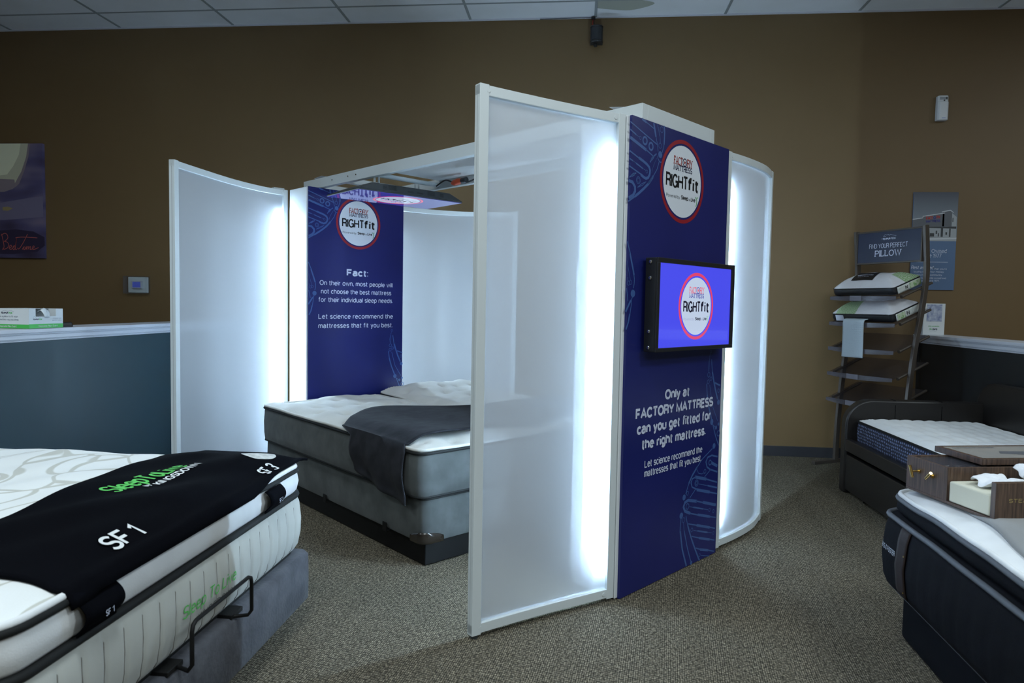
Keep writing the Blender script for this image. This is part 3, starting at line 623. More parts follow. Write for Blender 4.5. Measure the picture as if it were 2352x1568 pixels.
def tufted_mattress(label, s0, s1, t0, t1, lift, seed):
    rnd = random.Random(seed); z0, zt = .392, .632
    ro = empty('mattress', label, 'mattress', DW((s0+s1)/2, (t0+t1)/2, z0), DA, group=None)
    x0, x1, y0, y1 = s0-(s0+s1)/2, s1-(s0+s1)/2, t0-(t0+t1)/2, t1-(t0+t1)/2; r = .07
    hl = lambda y: lift*max(0, (y-.15)/(y1-.15))**1.3 if lift else 0
    hs = lambda y: hl(y)*.35
    h = zt-z0
    m = slab(x0, x1, y0, y1, 0, h, r, [(0, -.014), (.05, -.002), (.25, .004), (.6, .006), (.92, .0), (1, -.004)])
    m.v = [(x, y, z+hs(y)*(z/h)) for x, y, z in m.v]
    part('side_border', m, SUEDE, ro, smooth=50)
    pts = []
    for i in range(5):
        for j in range(10): pts.append((x0+.10+(x1-x0-.2)*(i+(.5 if j % 2 else 0)*.9)/4.4+rnd.uniform(-.015, .015), y0+.11+(y1-y0-.2)*j/9+rnd.uniform(-.015, .015)))
    tf = tufts(pts, .052, .040); ln = []
    ph = [rnd.uniform(0, 6) for _ in range(4)]
    ex = lambda x, y: tf(x, y)+.008*sin(11*x+4*y+ph[0])+.007*sin(13*y-6*x+ph[1])
    f = topfun(x0-.004, x1+.004, y0-.004, y1+.004, h+.002, .050, .13, ex)
    def f2(x, y):
        d = min(x-x0, x1-x, y-y0, y1-y); k = sin(PI/2*min(max(d/.16, 0), 1)); return f(x, y)+hs(y)+(hl(y)-hs(y))*k
    fsm = topfun(x0-.004, x1+.004, y0-.004, y1+.004, h+.002, .050, .13)
    tp = part('quilted_top', topmesh(x0-.004, x1+.004, y0-.004, y1+.004, r, f2, .016), QUILT, ro, smooth=70)
    d = MB()
    for (px, py) in pts:
        if x0+.05 < px < x1-.05:
            a = rnd.uniform(0, PI); z = f2(px, py)+.0025; d.tube([(px-.012*cos(a), py-.012*sin(a), z+.004), (px, py, z), (px+.012*cos(a), py+.012*sin(a), z+.004)], .0016, 5)
    part('tuft_stitch', d, mat('tuft_thread', (.32, .33, .31), .8), tp)
    for (zz, rr, nm) in ((h, .0085, 'piping'), (.004, .007, 'piping')):
        m = pipe(x0, x1, y0, y1, zz, r, rr, .002 if zz > .1 else -.006); m.v = [(x, y, z+hs(y)*(1 if zz > .1 else 0)) for x, y, z in m.v]; part(nm, m, BLKPIPE, ro, smooth=60)
    m = pipe(x0, x1, y0, y1, h+.016, r, .0095, -.004, .002); m.v = [(x, y, z+hs(y)) for x, y, z in m.v]; part('top_welt', m, QUILT, ro, smooth=60)
    return ro, fsm, (x0, x1, y0, y1)
MATL, fL, bL = tufted_mattress('half of the split tufted booth mattress whose grey suede side faces the opening', -.085, .895, -.065, 1.985, 0, 3)
MATR, fR, bR = tufted_mattress('half of the split tufted booth mattress with the slightly raised head', .905, 1.86, -.065, 1.985, .075, 5)

def sheet(name, fn, na, nb, m, parent=None, th=.006, **kw):
    b = MB(); b.grid(fn, na, nb); return part(name, b, m, parent, smooth=70, solid=th, **kw)
# throw over the foot of the booth bed: local x from the hanging side to the right, y along the bed
def throw_fn(a, b):
    L = .30; tot = L+1.93; d = a*tot
    bk = .66+.30*math.exp(-((d-L-.42)/.35)**2)+.10*(d > L)*min(1, (d-L)/.5); fr = .065+.02*sin(9*d)
    if d < L+.02:
        k = 1-d/(L+.02)                                  # 1 at the hem, 0 at the mattress edge
        y = (.028+.02*(1-k))*(1-b)+(.62-.06*k)*b
        x = -.098-.022*sin(PI*min(1, k*1.2))-.012*sin(b*13+k*2)*k-.006
        z = .648-(.30-.06*b*b-.035*b)*k**.95
        return (x, y, z)
    x = -.098+(d-L-.02); u = min(1, (d-L-.02)/.12)
    y = fr*(1-b)+bk*b
    xx = x-(-.085+.895)/2; yy = y-(-.065+1.985)/2
    if x < .9: z = .392+fL(min(max(xx, bL[0]), .30), yy)
    else: z = .392+fR(min(max(x-(.905+1.86)/2, -.30), bR[1]), yy)
    z = max(z, .645)+.024+.004*sin(7*x+5*y)+.012*(1-u)*.3+.006*(1-b)*sin(14*x)
    return (x, y, z)
th = empty('bed_throw', 'charcoal suede throw draped across the foot of the grey bed in the booth', 'throw', DO, DA)
sheet('cloth', throw_fn, 110, 34, GREYTHROW, th, .007)
m = MB(); m.tube([Vector(throw_fn(i/110, .0)) for i in range(111)], .0055, 6); part('hem', m, GREYTHROW, th, smooth=60)

# ------------------------------------------------------------------ front left bed (foot toward +x)
LX, LY = -1.2, 2.1
adj = empty('adjustable_bed', 'grey upholstered adjustable bed platform with a black wire bar along its foot', 'bed platform', (LX, LY, 0))
part('platform', slab(-2.02, .035, -.76, .80, .10, .318, .045, [(0, -.01), (.05, 0), (.5, .002), (.93, 0), (1, -.014)]), BASEGREY, adj, smooth=50)
for (x, y) in ((-.35, -.5), (-.35, .5), (-1.7, -.5), (-1.7, .5)):
    m = MB(); m.cyl((x, y, 0), (x, y, .105), .03, 14); part('leg', m, BLKMETAL, adj, smooth=40)
m = MB(); yb0, yb1 = -.232, .138; zb = .318
bar = [(.0, yb0+.03, zb+.002), (.072, yb0, zb+.002), (.085, yb0, zb+.02), (.085, yb0, zb+.12), (.085, yb0+.006, zb+.138), (.085, yb0+.022, zb+.146), (.085, yb1-.022, zb+.146), (.085, yb1-.006, zb+.138), (.085, yb1, zb+.12), (.085, yb1, zb+.02), (.072, yb1, zb+.002), (.0, yb1-.03, zb+.002)]
m.tube(bar, .0065, 10); part('retainer_bar', m, BLKMETAL, adj, smooth=60)
for y in (yb0, yb1): part('bar_bracket', boxm(-.03, .03, y-.035, y+.045, zb-.004, zb+.012), BLKMETAL, adj, bevel=.002)

SFX0, SFX1, SFY0, SFY1 = -2.03, 0.0, -.83, .80
sf = empty('mattress', 'white mattress with thick black piping under the black lettered runner', 'mattress', (LX, LY, .32))
r = .10
def rip(x, y, f):
    q = (x*0+y) if abs(x-SFX1) < .02 else x
    return -.009*math.exp(-(((q % .078)-.039)/.007)**2)*sin(PI*min(1, max(0, f*1.1)))
bm = MB(); P = rrect(SFX0, SFX1, SFY0, SFY1, r, 10, .006)
prof = [(0, -.035), (.04, -.012), (.14, .006), (.35, .018), (.6, .020), (.85, .012), (.95, .0), (1, -.012)]
bm.loft([[(x+nx*(d+rip(x, y, f)), y+ny*(d+rip(x, y, f)), .01+.255*f) for (x, y, nx, ny) in P] for f, d in prof])
part('quilted_border', bm, BORDW, sf, smooth=60)
st_ = MB()
yy = -.039-.078*8
while yy < .70:
    if yy > -.72: st_.tube([(dd-.0088*sin(PI*min(1, f*1.1))+.0006, yy, .01+.245*f) for f, dd in [(.06, -.008), (.14, .006), (.25, .012), (.35, .018), (.47, .019), (.6, .020), (.72, .016), (.85, .012), (.95, .0)]], .0016, 5)
    yy += .078
part('stitching', st_, mat('taupe_thread', (.16, .15, .13), .8), sf)
part('pillow_top_border', slab(SFX0, SFX1, SFY0, SFY1, .270, .368, r, [(0, -.012), (.15, .0), (.5, .008), (.85, .002), (1, -.006)]), WHITEQ, sf, smooth=60)
m = pipe(SFX0, SFX1, SFY0, SFY1, .262, r, .0135, -.002); part('piping', m, BLKPIPE, sf, smooth=60)
m = pipe(SFX0, SFX1, SFY0, SFY1, .371, r, .0115, -.001, .003); part('piping', m, BLKPIPE, sf, smooth=60)
m = pipe(SFX0, SFX1, SFY0, SFY1, .008, r, .010, -.030); part('piping', m, BLKPIPE, sf, smooth=60)
TOPPAT = weave('white_knit_with_grey_branches', (.80, .82, .81), 200, .3)
nt, b = nodes(TOPPAT)
tc = N(nt, 'ShaderNodeTexCoord'); ns = N(nt, 'ShaderNodeTexNoise', Scale=1.6, Detail=1.0); nt.links.new(tc.outputs['Object'], ns.inputs['Vector'])
ad = N(nt, 'ShaderNodeVectorMath', operation='SCALE'); ad.inputs['Scale'].default_value = .75; nt.links.new(ns.outputs['Color'], ad.inputs[0])
a2 = N(nt, 'ShaderNodeVectorMath', operation='ADD'); nt.links.new(tc.outputs['Object'], a2.inputs[0]); nt.links.new(ad.outputs[0], a2.inputs[1])
mp = N(nt, 'ShaderNodeMapping'); mp.inputs['Rotation'].default_value = (0, 0, rad(62)); mp.inputs['Scale'].default_value = (1, .28, 1); nt.links.new(a2.outputs[0], mp.inputs['Vector'])
vo = N(nt, 'ShaderNodeTexVoronoi', Scale=6.5); vo.feature = 'DISTANCE_TO_EDGE'; nt.links.new(mp.outputs[0], vo.inputs['Vector'])
cr = N(nt, 'ShaderNodeValToRGB'); e = cr.color_ramp.elements; e[0].position = .028; e[0].color = (.54, .54, .49, 1); e[1].position = .05; e[1].color = (.80, .82, .81, 1)
nt.links.new(vo.outputs['Distance'], cr.inputs[0]); nt.links.new(cr.outputs[0], b.inputs['Base Color'])
wob = lambda x, y: .008*sin(9*x+1)*sin(8*y)+.005*sin(21*x-13*y)
fS = topfun(SFX0, SFX1, SFY0, SFY1, .374, .054, .19, wob)
part('knit_top', topmesh(SFX0, SFX1, SFY0, SFY1, r, fS, .03), TOPPAT, sf, smooth=70)
m = pipe(SFX0, SFX1, SFY0, SFY1, .385, r, .011, -.008, .003); part('top_welt', m, WHITEQ, sf, smooth=60)
for (y0, y1, ln) in ((.395, .525, .0), (-.60, -.46, .0)):
    m = MB(); m.grid(lambda a, b_: (.012+.034*sin(PI*min(1, b_*1.15))**.8*(.75+.25*sin(PI*a)), y0+(y1-y0)*a, .362-.085*b_), 6, 10)
    tb = part('tag_loop', m, BLKFAB, sf, smooth=60, solid=.004)
    F = Flat(lambda x, y: (.0495, (y0+y1)/2+x, .315+y)); F.text('SF', -.018, .0, -.006, .016, .002); F.text('1' if y0 < 0 else '3', .006, .014, -.006, .016, .002); part('lettering', F.b, LETTER, tb)
GRN = mat('green_embroidery', (.10, .52, .10), .7); WEM = mat('white_embroidery', (.74, .76, .76), .7); GEM = mat('dark_grey_embroidery', (.10, .10, .10), .7)
F = Flat(lambda x, y: (.0225, x, y-.32)); F.text('Sleep To Live', -.175, .150, .441, .040, .0048, slant=.18); part('lettering', F.b, GRN, sf)
F = Flat(lambda x, y: (.0225, x, y-.32)); F.text('KINGSDOWN', -.09, .140, .405, .020, .0035); part('lettering', F.b, GEM, sf)

# black runner across its foot
rn = empty('bed_runner', 'black plush runner with green lettering across the foot of a white mattress', 'bed runner', (LX, LY, .32))
def run_fn(a, b):
    y = -.62+a*1.50; xb = -.50-.07*a-.12*max(0, a-.75); k_ = min(1, max(0, (y-.28)/.3)); xf = .016-.026*k_*k_*(3-2*k_)
    xe = -.012-.012*k_; q = b/.92
    if b <= .92: x = xb+(xe-xb)*q
    else: x = xe+(xf+.004-xe)*(b-.92)/.08
    fx, fy = min(x, -.016), min(y, SFY1-.004)
    z = fS(fx, fy)+.010+.004*sin(8*y+3*b)+.006*math.exp(-((b-.55)/.2)**2)*math.exp(-((a-.58)/.15)**2)
    if y > .45: fl_ = min(1, (y-.45)/.15); z = max(z, z+(.436-.12*max(0, y-.66)-z)*fl_*min(1, 4*q, 4*(1-min(q, 1))+.15))
    if b > .80: w_ = min(1, (b-.80)/.12); z = max(z, .403*w_+z*(1-w_))
    if b > .92: z = z+(.366-z)*((b-.92)/.08)**1.6*(1-k_)
    if y > SFY1-.02:
        k = (y-SFY1+.02); z = z-.10*k-.75*k*k*(1+1.5*(1-b)); y = y-.25*k
    if a < .05 and b > .85: z -= .01*(b-.85)/.15
    return (x, y, z)
sheet('cloth', run_fn, 90, 40, BLKFAB, rn, .010)
def runz(x, y):
    y2 = y
    for _ in range(6):
        k = max(0, (y2-SFY1+.02)); y2 = y+.25*k
    a = (y2+.62)/1.50; xb = -.50-.07*a-.12*max(0, a-.75); k_ = min(1, max(0, (y2-.28)/.3)); xf = .016-.026*k_*k_*(3-2*k_); b_ = .92*(x-xb)/(-.012-.012*k_-xb)
    return run_fn(a, b_)[2]
def on_run(x, y):   # text frame: x along +y, y toward the head
    X, Y = -y, x
    return (X, Y, fS(min(X, -.004), min(Y, SFY1-.004))+.021+.004*sin(8*Y+3)*0)
F = Flat(on_run); F.text('SleepToLive', .045, .400, .345, .078, .0105, rise=-.14); part('lettering', F.b, GRN, rn)
F = Flat(on_run); F.text('by', .145, .168, .300, .022, .003, rise=-.05); F.text('KINGSDOWN', .178, .430, .275, .034, .0062, rise=-.05); part('lettering', F.b, WEM, rn)
F = Flat(on_run); F.text('SF', -.385, -.290, .040, .062, .0100); F.text('1', -.268, -.240, .040, .062, .0100); part('lettering', F.b, WEM, rn)
on_end = lambda x, y: (-y, x, runz(-y, x)+.0085)
F = Flat(on_end); F.text('SF', .480, .535, .012, .056, .0085); F.text('3', .550, .588, .012, .056, .0085); part('lettering', F.b, WEM, rn)
m = MB(); c0 = (-.140, .655)
m.grid(lambda a, b_: (c0[0]+.070*a*cos(2*PI*b_), c0[1]+.068*a*sin(2*PI*b_), runz(c0[0]+.070*a*cos(2*PI*b_), c0[1]+.068*a*sin(2*PI*b_))+.0075), 6, 32)
pt = part('round_patch', m, mat('pale_patch_fabric', (.62, .62, .60), .8, bump=(120, .4, .003), var=(40, (.42, .42, .40), 4)), rn, smooth=60)

# ------------------------------------------------------------------ front right bed (foot toward -x)
RX, RY = 1.30, 2.32
RR = -.055
fs = empty('box_spring', 'black box spring under the black sided pillow-top mattress', 'box spring', (RX, RY, 0), RR)
part('upholstery', slab(.09, 1.79, -.80, .775, .012, .262, .05, [(0, -.004), (.04, 0), (.96, 0), (1, -.008)]), DARKBORD, fs, smooth=50)
m = MB()
for (x, y) in ((.18, -.7), (.18, .68), (1.7, -.7), (1.7, .68)): m.cyl((x, y, 0), (x, y, .02), .03, 12)
part('foot_glide', m, BLKPL, fs)
s2 = empty('mattress', 'black sided pillow-top mattress with slate piping under the light grey throw', 'mattress', (RX, RY, .265), RR)
x0, x1, y0, y1 = -.015, 1.79, -.82, .755; r = .10
def rip2(x, y, f):
    q = y if x < 0.05 else x
    return -.005*math.exp(-(((q % .10)-.05)/.008)**2)*sin(PI*f)
bm = MB(); P = rrect(x0, x1, y0, y1, r, 10, .02)
bm.loft([[(x+nx*(d+rip2(x, y, f)), y+ny*(d+rip2(x, y, f)), .0+.305*f) for (x, y, nx, ny) in P] for f, d in [(0, -.03), (.04, -.008), (.15, .006), (.45, .016), (.8, .006), (.95, -.006), (1, -.02)]])
part('quilted_border', bm, DARKBORD, s2, smooth=60)
m = pipe(x0, x1, y0, y1, .302, r, .011, -.006, .002); part('piping', m, GREYPIPE, s2, smooth=60)
m = pipe(x0, x1, y0, y1, .006, r, .009, -.024); part('piping', m, GREYPIPE, s2, smooth=60)
q0, q1, w0, w1 = x0+.028, x1-.028, y0+.028, y1-.028
part('pillow_top_border', slab(q0, q1, w0, w1, .292, .378, r, [(0, -.045), (.12, -.022), (.5, .004), (.85, .0), (1, -.006)]), DARKBORD, s2, smooth=60)
m = pipe(q0, q1, w0, w1, .380, r, .0105, .0, .004); part('piping', m, GREYPIPE, s2, smooth=60)
wob3 = lambda x, y: .006*sin(16*x)*sin(15*y)
f3 = topfun(q0, q1, w0, w1, .383, .040, .16, wob3)
part('quilted_top', topmesh(q0, q1, w0, w1, r, f3, .025), WHITEQ, s2, smooth=70)
m = pipe(q0, q1, w0, w1, .394, r, .010, -.008, .004); part('top_welt', m, WHITEQ, s2, smooth=60)
SFP = [(0, -.03), (.04, -.008), (.15, .006), (.45, .016), (.8, .006), (.95, -.006), (1, -.02)]
def sfd(z):
    f = z/.305
    for (a, p), (c_, q_) in zip(SFP, SFP[1:]):
        if a <= f <= c_: return p+(q_-p)*(f-a)/(c_-a)
    return -.02
m = MB(); m.grid(lambda a, b_: (x0-sfd(.295-.270*b_)-.004, .44+.085*a, .295-.270*b_), 5, 16)
tg = part('leather_handle', m, mat('dark_brown_strap', (.020, .012, .010), .7, spec=.2), s2, smooth=60, solid=.004)
m = MB()
for z in (.195, .05): m.cyl((x0-sfd(z)-.004, .45, z), (x0-sfd(z)-.009, .45, z), .004, 8)
part('rivet', m, BRASS, tg)
F = Flat(lambda x, y: (x0-sfd(y)-.0015+max(0, -x-.655)**2*5, -x, y)); F.text('STEARNS & FOSTER', -.735, -.545, .160, .022, .0032); part('lettering', F.b, mat('pale_grey_embroidery', (.42, .46, .52), .7), s2)

tr_ = empty('bed_throw', 'light grey throw under the walnut display case on a black sided mattress', 'throw', (RX, RY, .265), RR)
def gthrow(a, b):
    y = -.80+a*1.60; xa = .075+.05*a+.02*sin(5*y)+.03*max(0, a-.85); x = xa+(1.15-xa)*b
    fy = min(y, w1-.004); z = f3(min(x, q1), fy)+.008+.004*sin(6*y+7*x)+.003*sin(17*y-9*x)
    if y > w1-.03: k = y-w1+.03; z -= 4.5*k*k; y -= .3*k
    if b < .04: z -= .004
    return (x, y, z)
sheet('cloth', gthrow, 70, 44, PALEGREY, tr_, .008)

# ------------------------------------------------------------------ wooden mattress-sample display on the grey throw
WALNUT = mat('walnut_veneer', (.075, .042, .026), .4)
nt, b = nodes(WALNUT); tc = N(nt, 'ShaderNodeTexCoord')
mp = N(nt, 'ShaderNodeMapping'); mp.inputs['Scale'].default_value = (1, 1, .06); nt.links.new(tc.outputs['Object'], mp.inputs['Vector'])
ns = N(nt, 'ShaderNodeTexNoise', Scale=130.0, Detail=3.0); nt.links.new(mp.outputs[0], ns.inputs['Vector'])
cr = N(nt, 'ShaderNodeValToRGB'); e = cr.color_ramp.elements; e[0].position = .35; e[0].color = (.045, .026, .018, 1); e[1].position = .7; e[1].color = (.125, .075, .048, 1)
nt.links.new(ns.outputs['Fac'], cr.inputs[0]); nt.links.new(cr.outputs[0], b.inputs['Base Color'])
WB = math.atan2(-.977, .21); ZW = .702           # local x runs toward the camera, local y to the right
WO = Vector((1.368, 2.945, ZW))
wx, wy = Vector((cos(WB), sin(WB), 0)), Vector((-sin(WB), cos(WB), 0))
def WW(x, y, z=0): return WO+wx*x+wy*y+Vector((0, 0, z))
wb = empty('sample_display_case', 'walnut mattress-sample display case with brass toggles on the light grey throw', 'display case', WO, WB)
H = .128
m = MB(); T = .012
m.box(0, .225, 0, T, 0, H); m.box(0, T, T, .42, 0, H); m.box(.225-T, .225, T, .42, 0, H); m.box(T, .225-T, .42-T, .42, 0, H); m.box(0, .452, 0, .42, -.010, 0)
part('case_body', m, WALNUT, wb, bevel=.0015)
m = MB(); m.box(.430, .452, 0, .42, 0, H); ep = part('end_panel', m, WALNUT, wb, bevel=.0015)
F = Flat(lambda x, y: (.4528, x, y)); F.text('STEARNS & FOSTER', .05, .33, .058, .014, .0022); part('lettering', F.b, mat('gold_print', (.42, .31, .12), .35, metal=.3), ep)
part('glass_lid', boxm(T*.6, .225-T*.6, T*.6, .42-T*.6, H-.009, H-.005), CLEAR, wb)
for (x, dy, dz, rx_) in ((.072, .030, -.004, -.2), (.150, .016, -.004, .95)):
    m = MB(); m.cyl((x, 0, .078), (x, -.004, .078), .010, 14); m.cyl((x, -.004, .078), (x, -dy-.002, .078), .0045, 10)
    c = Vector((x, -dy-.004, .078)); d = Vector((sin(rx_)*.9, -.18, cos(rx_))).normalized()*.026
    m.cyl(c-d*.95, c+d*.95, .0058, 12); part('toggle', m, BRASS, wb, smooth=40)
bk = MB(); bk.box(-.055, .20, .165, .185, H+.002, H+.026); bk.box(-.055, -.035, .185, .60, H+.002, H+.026); bk.box(.18, .20, .185, .60, H+.002, H+.026); bk.box(-.035, .18, .58, .60, H+.002, H+.026)
part('upper_frame', bk, WALNUT, wb, bevel=.0015)
up = part('print_under_glass', boxm(-.035, .18, .185, .58, H+.002, H+.0252), mat('pale_photo_print', (.36, .36, .35), .25, coat=.5, var=(9, (.42, .40, .37), 2)), wb)
F = Flat(lambda x, y: (y, x, H+.0258)); F.text('STEARNS & FOSTER', .21, .40, -.02, .018, .003); part('lettering', F.b, PGREY, up)
F = Flat(lambda x, y: (y, x, H+.0258)); F.poly([(.33, .10), (.36, .06), (.56, .07), (.56, .14), (.42, .13)]); part('print_shape', F.b, PGREY, up)
STEEL = mat('spring_steel', (.55, .52, .46), .3, metal=1)
for i in range(3):
    for j in range(6):
        cx, cy = .052+i*.060, .075+j*.058
        m = MB(); m.tube([(.021*cos(2*PI*k/14)*(1-.18*cos(k/70*2*PI)), .021*sin(2*PI*k/14)*(1-.18*cos(k/70*2*PI)), .004+.092*k/70) for k in range(71)], .0016, 5)
        o = thing('coil_spring', 'steel coil spring standing under the glass lid of the walnut display case', 'spring', m, STEEL, group='coil springs in the display case', smooth=60)
        o.location = WW(cx, cy, .001); o.rotation_euler = (0, 0, WB)
o = thing('foam_block', 'cream latex foam block in the open tray of the walnut display case', 'foam block', boxm(.232, .424, .003, .26, .0, .078), mat('cream_latex', (.68, .67, .55), .8, bump=(140, .2, .002)), bevel=.006, smooth=50)
o.location = WO+Vector((0, 0, .001)); o.rotation_euler = (0, 0, WB)
def tuft_cloth(name, label, cx, cy, cz, lx, ly, hgt, seed, rz):
    r_ = random.Random(seed); m = MB(); ph = [r_.uniform(0, 6) for _ in range(6)]
    def fn(a, b_, sg):
        u, v = 2*a-1, 2*b_-1; rr = min(1, max(abs(u), abs(v)))
        k = math.sqrt(max(0, 1-rr**3)); ang = math.atan2(v, u); sc_ = 1+.08*sin(7*ang+ph[0])+.05*sin(13*ang+ph[1])
        l = math.hypot(u, v) or 1; q = rr/l
        z = sg*hgt*k*(1+.25*sin(9*u+ph[2])*sin(8*v+ph[3]))+.012*sin(5*u+ph[4])*rr
        return (u*q*lx*sc_, v*q*ly*sc_, z)
    m.grid(lambda a, b_: fn(a, b_, 1), 26, 26); m.grid(lambda a, b_: fn(b_, a, -.5), 26, 26)
    o = thing(name, label, 'fibre wad', m, mat('white_fibre', (.80, .82, .86), .95, sheen=.3, bump=(60, .5, .01)), smooth=80)
    o.location = WW(cx, cy, cz); o.rotation_euler = (0, .0, WB+rz)
tuft_cloth('fibre_wad', 'smaller white fibre pad lying on the cream foam block in the display case', .330, .120, .098, .075, .085, .013, 2, .2)
tuft_cloth('fibre_wad', 'larger frilly white fibre pad leaning behind the foam block in the display case', .315, .335, .120, .085, .10, .026, 5, -.2)

# ------------------------------------------------------------------ dark daybed against the right half wall
DX, DY = 2.09, 5.60
db = empty('daybed', 'dark brown leather daybed with a rounded arm beside the pillow rack', 'daybed', (DX, DY, 0))
m = MB(); ar = [(0, 0), (1.06, 0), (1.06, .735)]+[(.20-.20*sin(rad(a)), .735-.20+.20*cos(rad(a))) for a in range(0, 91, 9)]
m.loft([[(x, -.10, z) for x, z in ar], [(x, .0, z) for x, z in ar]])
part('arm', m, LEATHER, db, bevel=.014, smooth=35)
m = MB()
for x in (.36, .70): m.box(x-.0015, x+.0015, -.102, -.10, .43, .70); m.box(x-.0015, x+.0015, -.102, -.0, .733, .737)
part('arm_seam', m, BLKFAB, db)
m = MB(); bkp = [(-2.05, 0), (.0, 0), (.0, .60)]+[(-.22+.22*cos(rad(a)), .70+.20*sin(rad(a))) for a in range(0, 91, 9)]+[(-2.05, .905)]
m.loft([[(1.0, y, z) for y, z in bkp], [(1.07, y, z) for y, z in bkp]])
part('back', m, LEATHER, db, bevel=.014, smooth=35)
part('side_rail', boxm(.0, .055, -2.05, -.10, .335, .425), LEATHER, db, bevel=.006)
part('deck', boxm(.055, 1.0, -2.05, -.10, .335, .385), BLKFAB, db)
m = MB(); m.box(.012, .05, -2.02, -.06, .03, .305); m.box(.05, .90, -2.0, -.10, .03, .25); part('trundle_drawer', m, LEATHER, db, bevel=.006)
m = MB(); m.cyl((.02, -.42, .012), (.035, -.42, .012), .012, 14); m.cyl((.02, -1.6, .012), (.035, -1.6, .012), .012, 14); part('caster', m, CHROME, db)
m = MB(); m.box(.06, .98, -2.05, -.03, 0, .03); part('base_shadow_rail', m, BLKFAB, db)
NAVK = mat('navy_knit_with_flecks', (.010, .012, .03), .85)
nt, b = nodes(NAVK); tc = N(nt, 'ShaderNodeTexCoord'); mp = N(nt, 'ShaderNodeMapping'); mp.inputs['Scale'].default_value = (1, 36, 44); nt.links.new(tc.outputs['Object'], mp.inputs['Vector'])
vo = N(nt, 'ShaderNodeTexVoronoi', Scale=1.0, Randomness=.25); nt.links.new(mp.outputs[0], vo.inputs['Vector'])
cr = N(nt, 'ShaderNodeValToRGB'); e = cr.color_ramp.elements; e[0].position = .25; e[0].color = (.16, .19, .30, 1); e[1].position = .36; e[1].color = (.010, .012, .028, 1)
nt.links.new(vo.outputs['Distance'], cr.inputs[0]); nt.links.new(cr.outputs[0], b.inputs['Base Color'])
dm = empty('mattress', 'white quilted mattress with a navy flecked side on the dark daybed', 'mattress', (DX, DY, .388))
x0, x1, y0, y1 = .065, .985, -2.02, -.125
part('side_border', slab(x0, x1, y0, y1, 0, .185, .05, [(0, -.012), (.08, 0), (.5, .006), (.92, 0), (1, -.004)]), NAVK, dm, smooth=50)
def q4(x, y):
    return .014*(abs(sin(PI*x/.085))**.5)*(abs(sin(PI*(y+.02*sin(x*30))/.17))**.4)-.010
f4 = topfun(x0, x1, y0, y1, .187, .034, .14, q4)
part('quilted_top', topmesh(x0, x1, y0, y1, .05, f4, .017), WHITEQ, dm, smooth=80)
m = pipe(x0, x1, y0, y1, .186, .05, .008); part('piping', m, BLKPIPE, dm, smooth=60)

# ------------------------------------------------------------------ pillow rack in the corner
KA = math.atan2(-.876, .483); KO = Vector((2.56, 6.67, 0))
kx, ky = Vector((cos(KA), sin(KA), 0)), Vector((-sin(KA), cos(KA), 0))
def KW(w, o_, z=0): return KO+kx*w+ky*o_+Vector((0, 0, z))
BRONZE = mat('bronze_painted_steel', (.085, .070, .058), .38, metal=.3)
SIGN = mat('slate_navy_sign', (.018, .026, .062), .35)
rk = empty('pillow_rack', 'bronze metal pillow display rack with smoked shelves and a slate sign', 'display rack', KO, KA)
prof = spline([(.008, 2.155), (.03, 1.95), (.045, 1.72), (.005, 1.42), (-.05, 1.14), (-.085, .90), (-.11, .66), (-.135, .35), (-.14, .028)], 5)
for w in (-.012, .664):
    m = MB()
    L = offs(prof, .024); R = offs(prof, -.024)
    rings = [[(w-.014, L[i][0], L[i][1]), (w+.014, L[i][0], L[i][1]), (w+.014, R[i][0], R[i][1]), (w-.014, R[i][0], R[i][1])] for i in range(len(prof))]
    m.loft(rings); part('upright', m, BRONZE, rk, bevel=.003)
    part('foot', boxm(w-.02, w+.02, -.42, .10, 0, .030), BRONZE, rk, bevel=.003)
sg = MB(); sg.box(.004, .648, -.006, .022, 1.848, 1.862); sg.box(.004, .648, -.006, .022, 2.130, 2.145); sg.box(.004, .016, -.006, .022, 1.862, 2.130); sg.box(.636, .648, -.006, .022, 1.862, 2.130)
part('sign_frame', sg, BRONZE, rk, bevel=.002)
sp = part('sign_panel', boxm(.016, .636, .0, .016, 1.862, 2.130), SIGN, rk)
fn = lambda x, z: (x, -.0008, z)
F = Flat(fn); F.text('FIND YOUR PERFECT', .135, .515, 1.986, .042, .0042); part('lettering', F.b, LETTER, sp)
F = Flat(fn); F.text('PILLOW', .195, .455, 1.912, .056, .0080, serif=True); part('lettering', F.b, LETTER, sp)
F = Flat(fn); F.text('TEMPUR', .268, .345, 2.058, .017, .0040); F.text('PEDIC', .352, .400, 2.058, .017, .0022); F.disc(.262, 2.068, .004, n=10)
F.ribbon(spline([(.275, 2.086), (.285, 2.100), (.298, 2.104), (.310, 2.098), (.320, 2.106), (.332, 2.094), (.342, 2.103), (.360, 2.097), (.378, 2.092), (.402, 2.088)], 5), .002)
F.ribbon(spline([(.275, 2.086), (.290, 2.090), (.300, 2.084)], 5), .002)
part('lettering', F.b, LETTER, sp)
SLOPE = math.atan2(.14, .40)
shz = [1.532, 1.302, 1.072, .842, .604]
def shelf_pt(i, w, o_, dz=0): return (w, o_, shz[i]+(o_+.27)*math.tan(SLOPE)+dz)
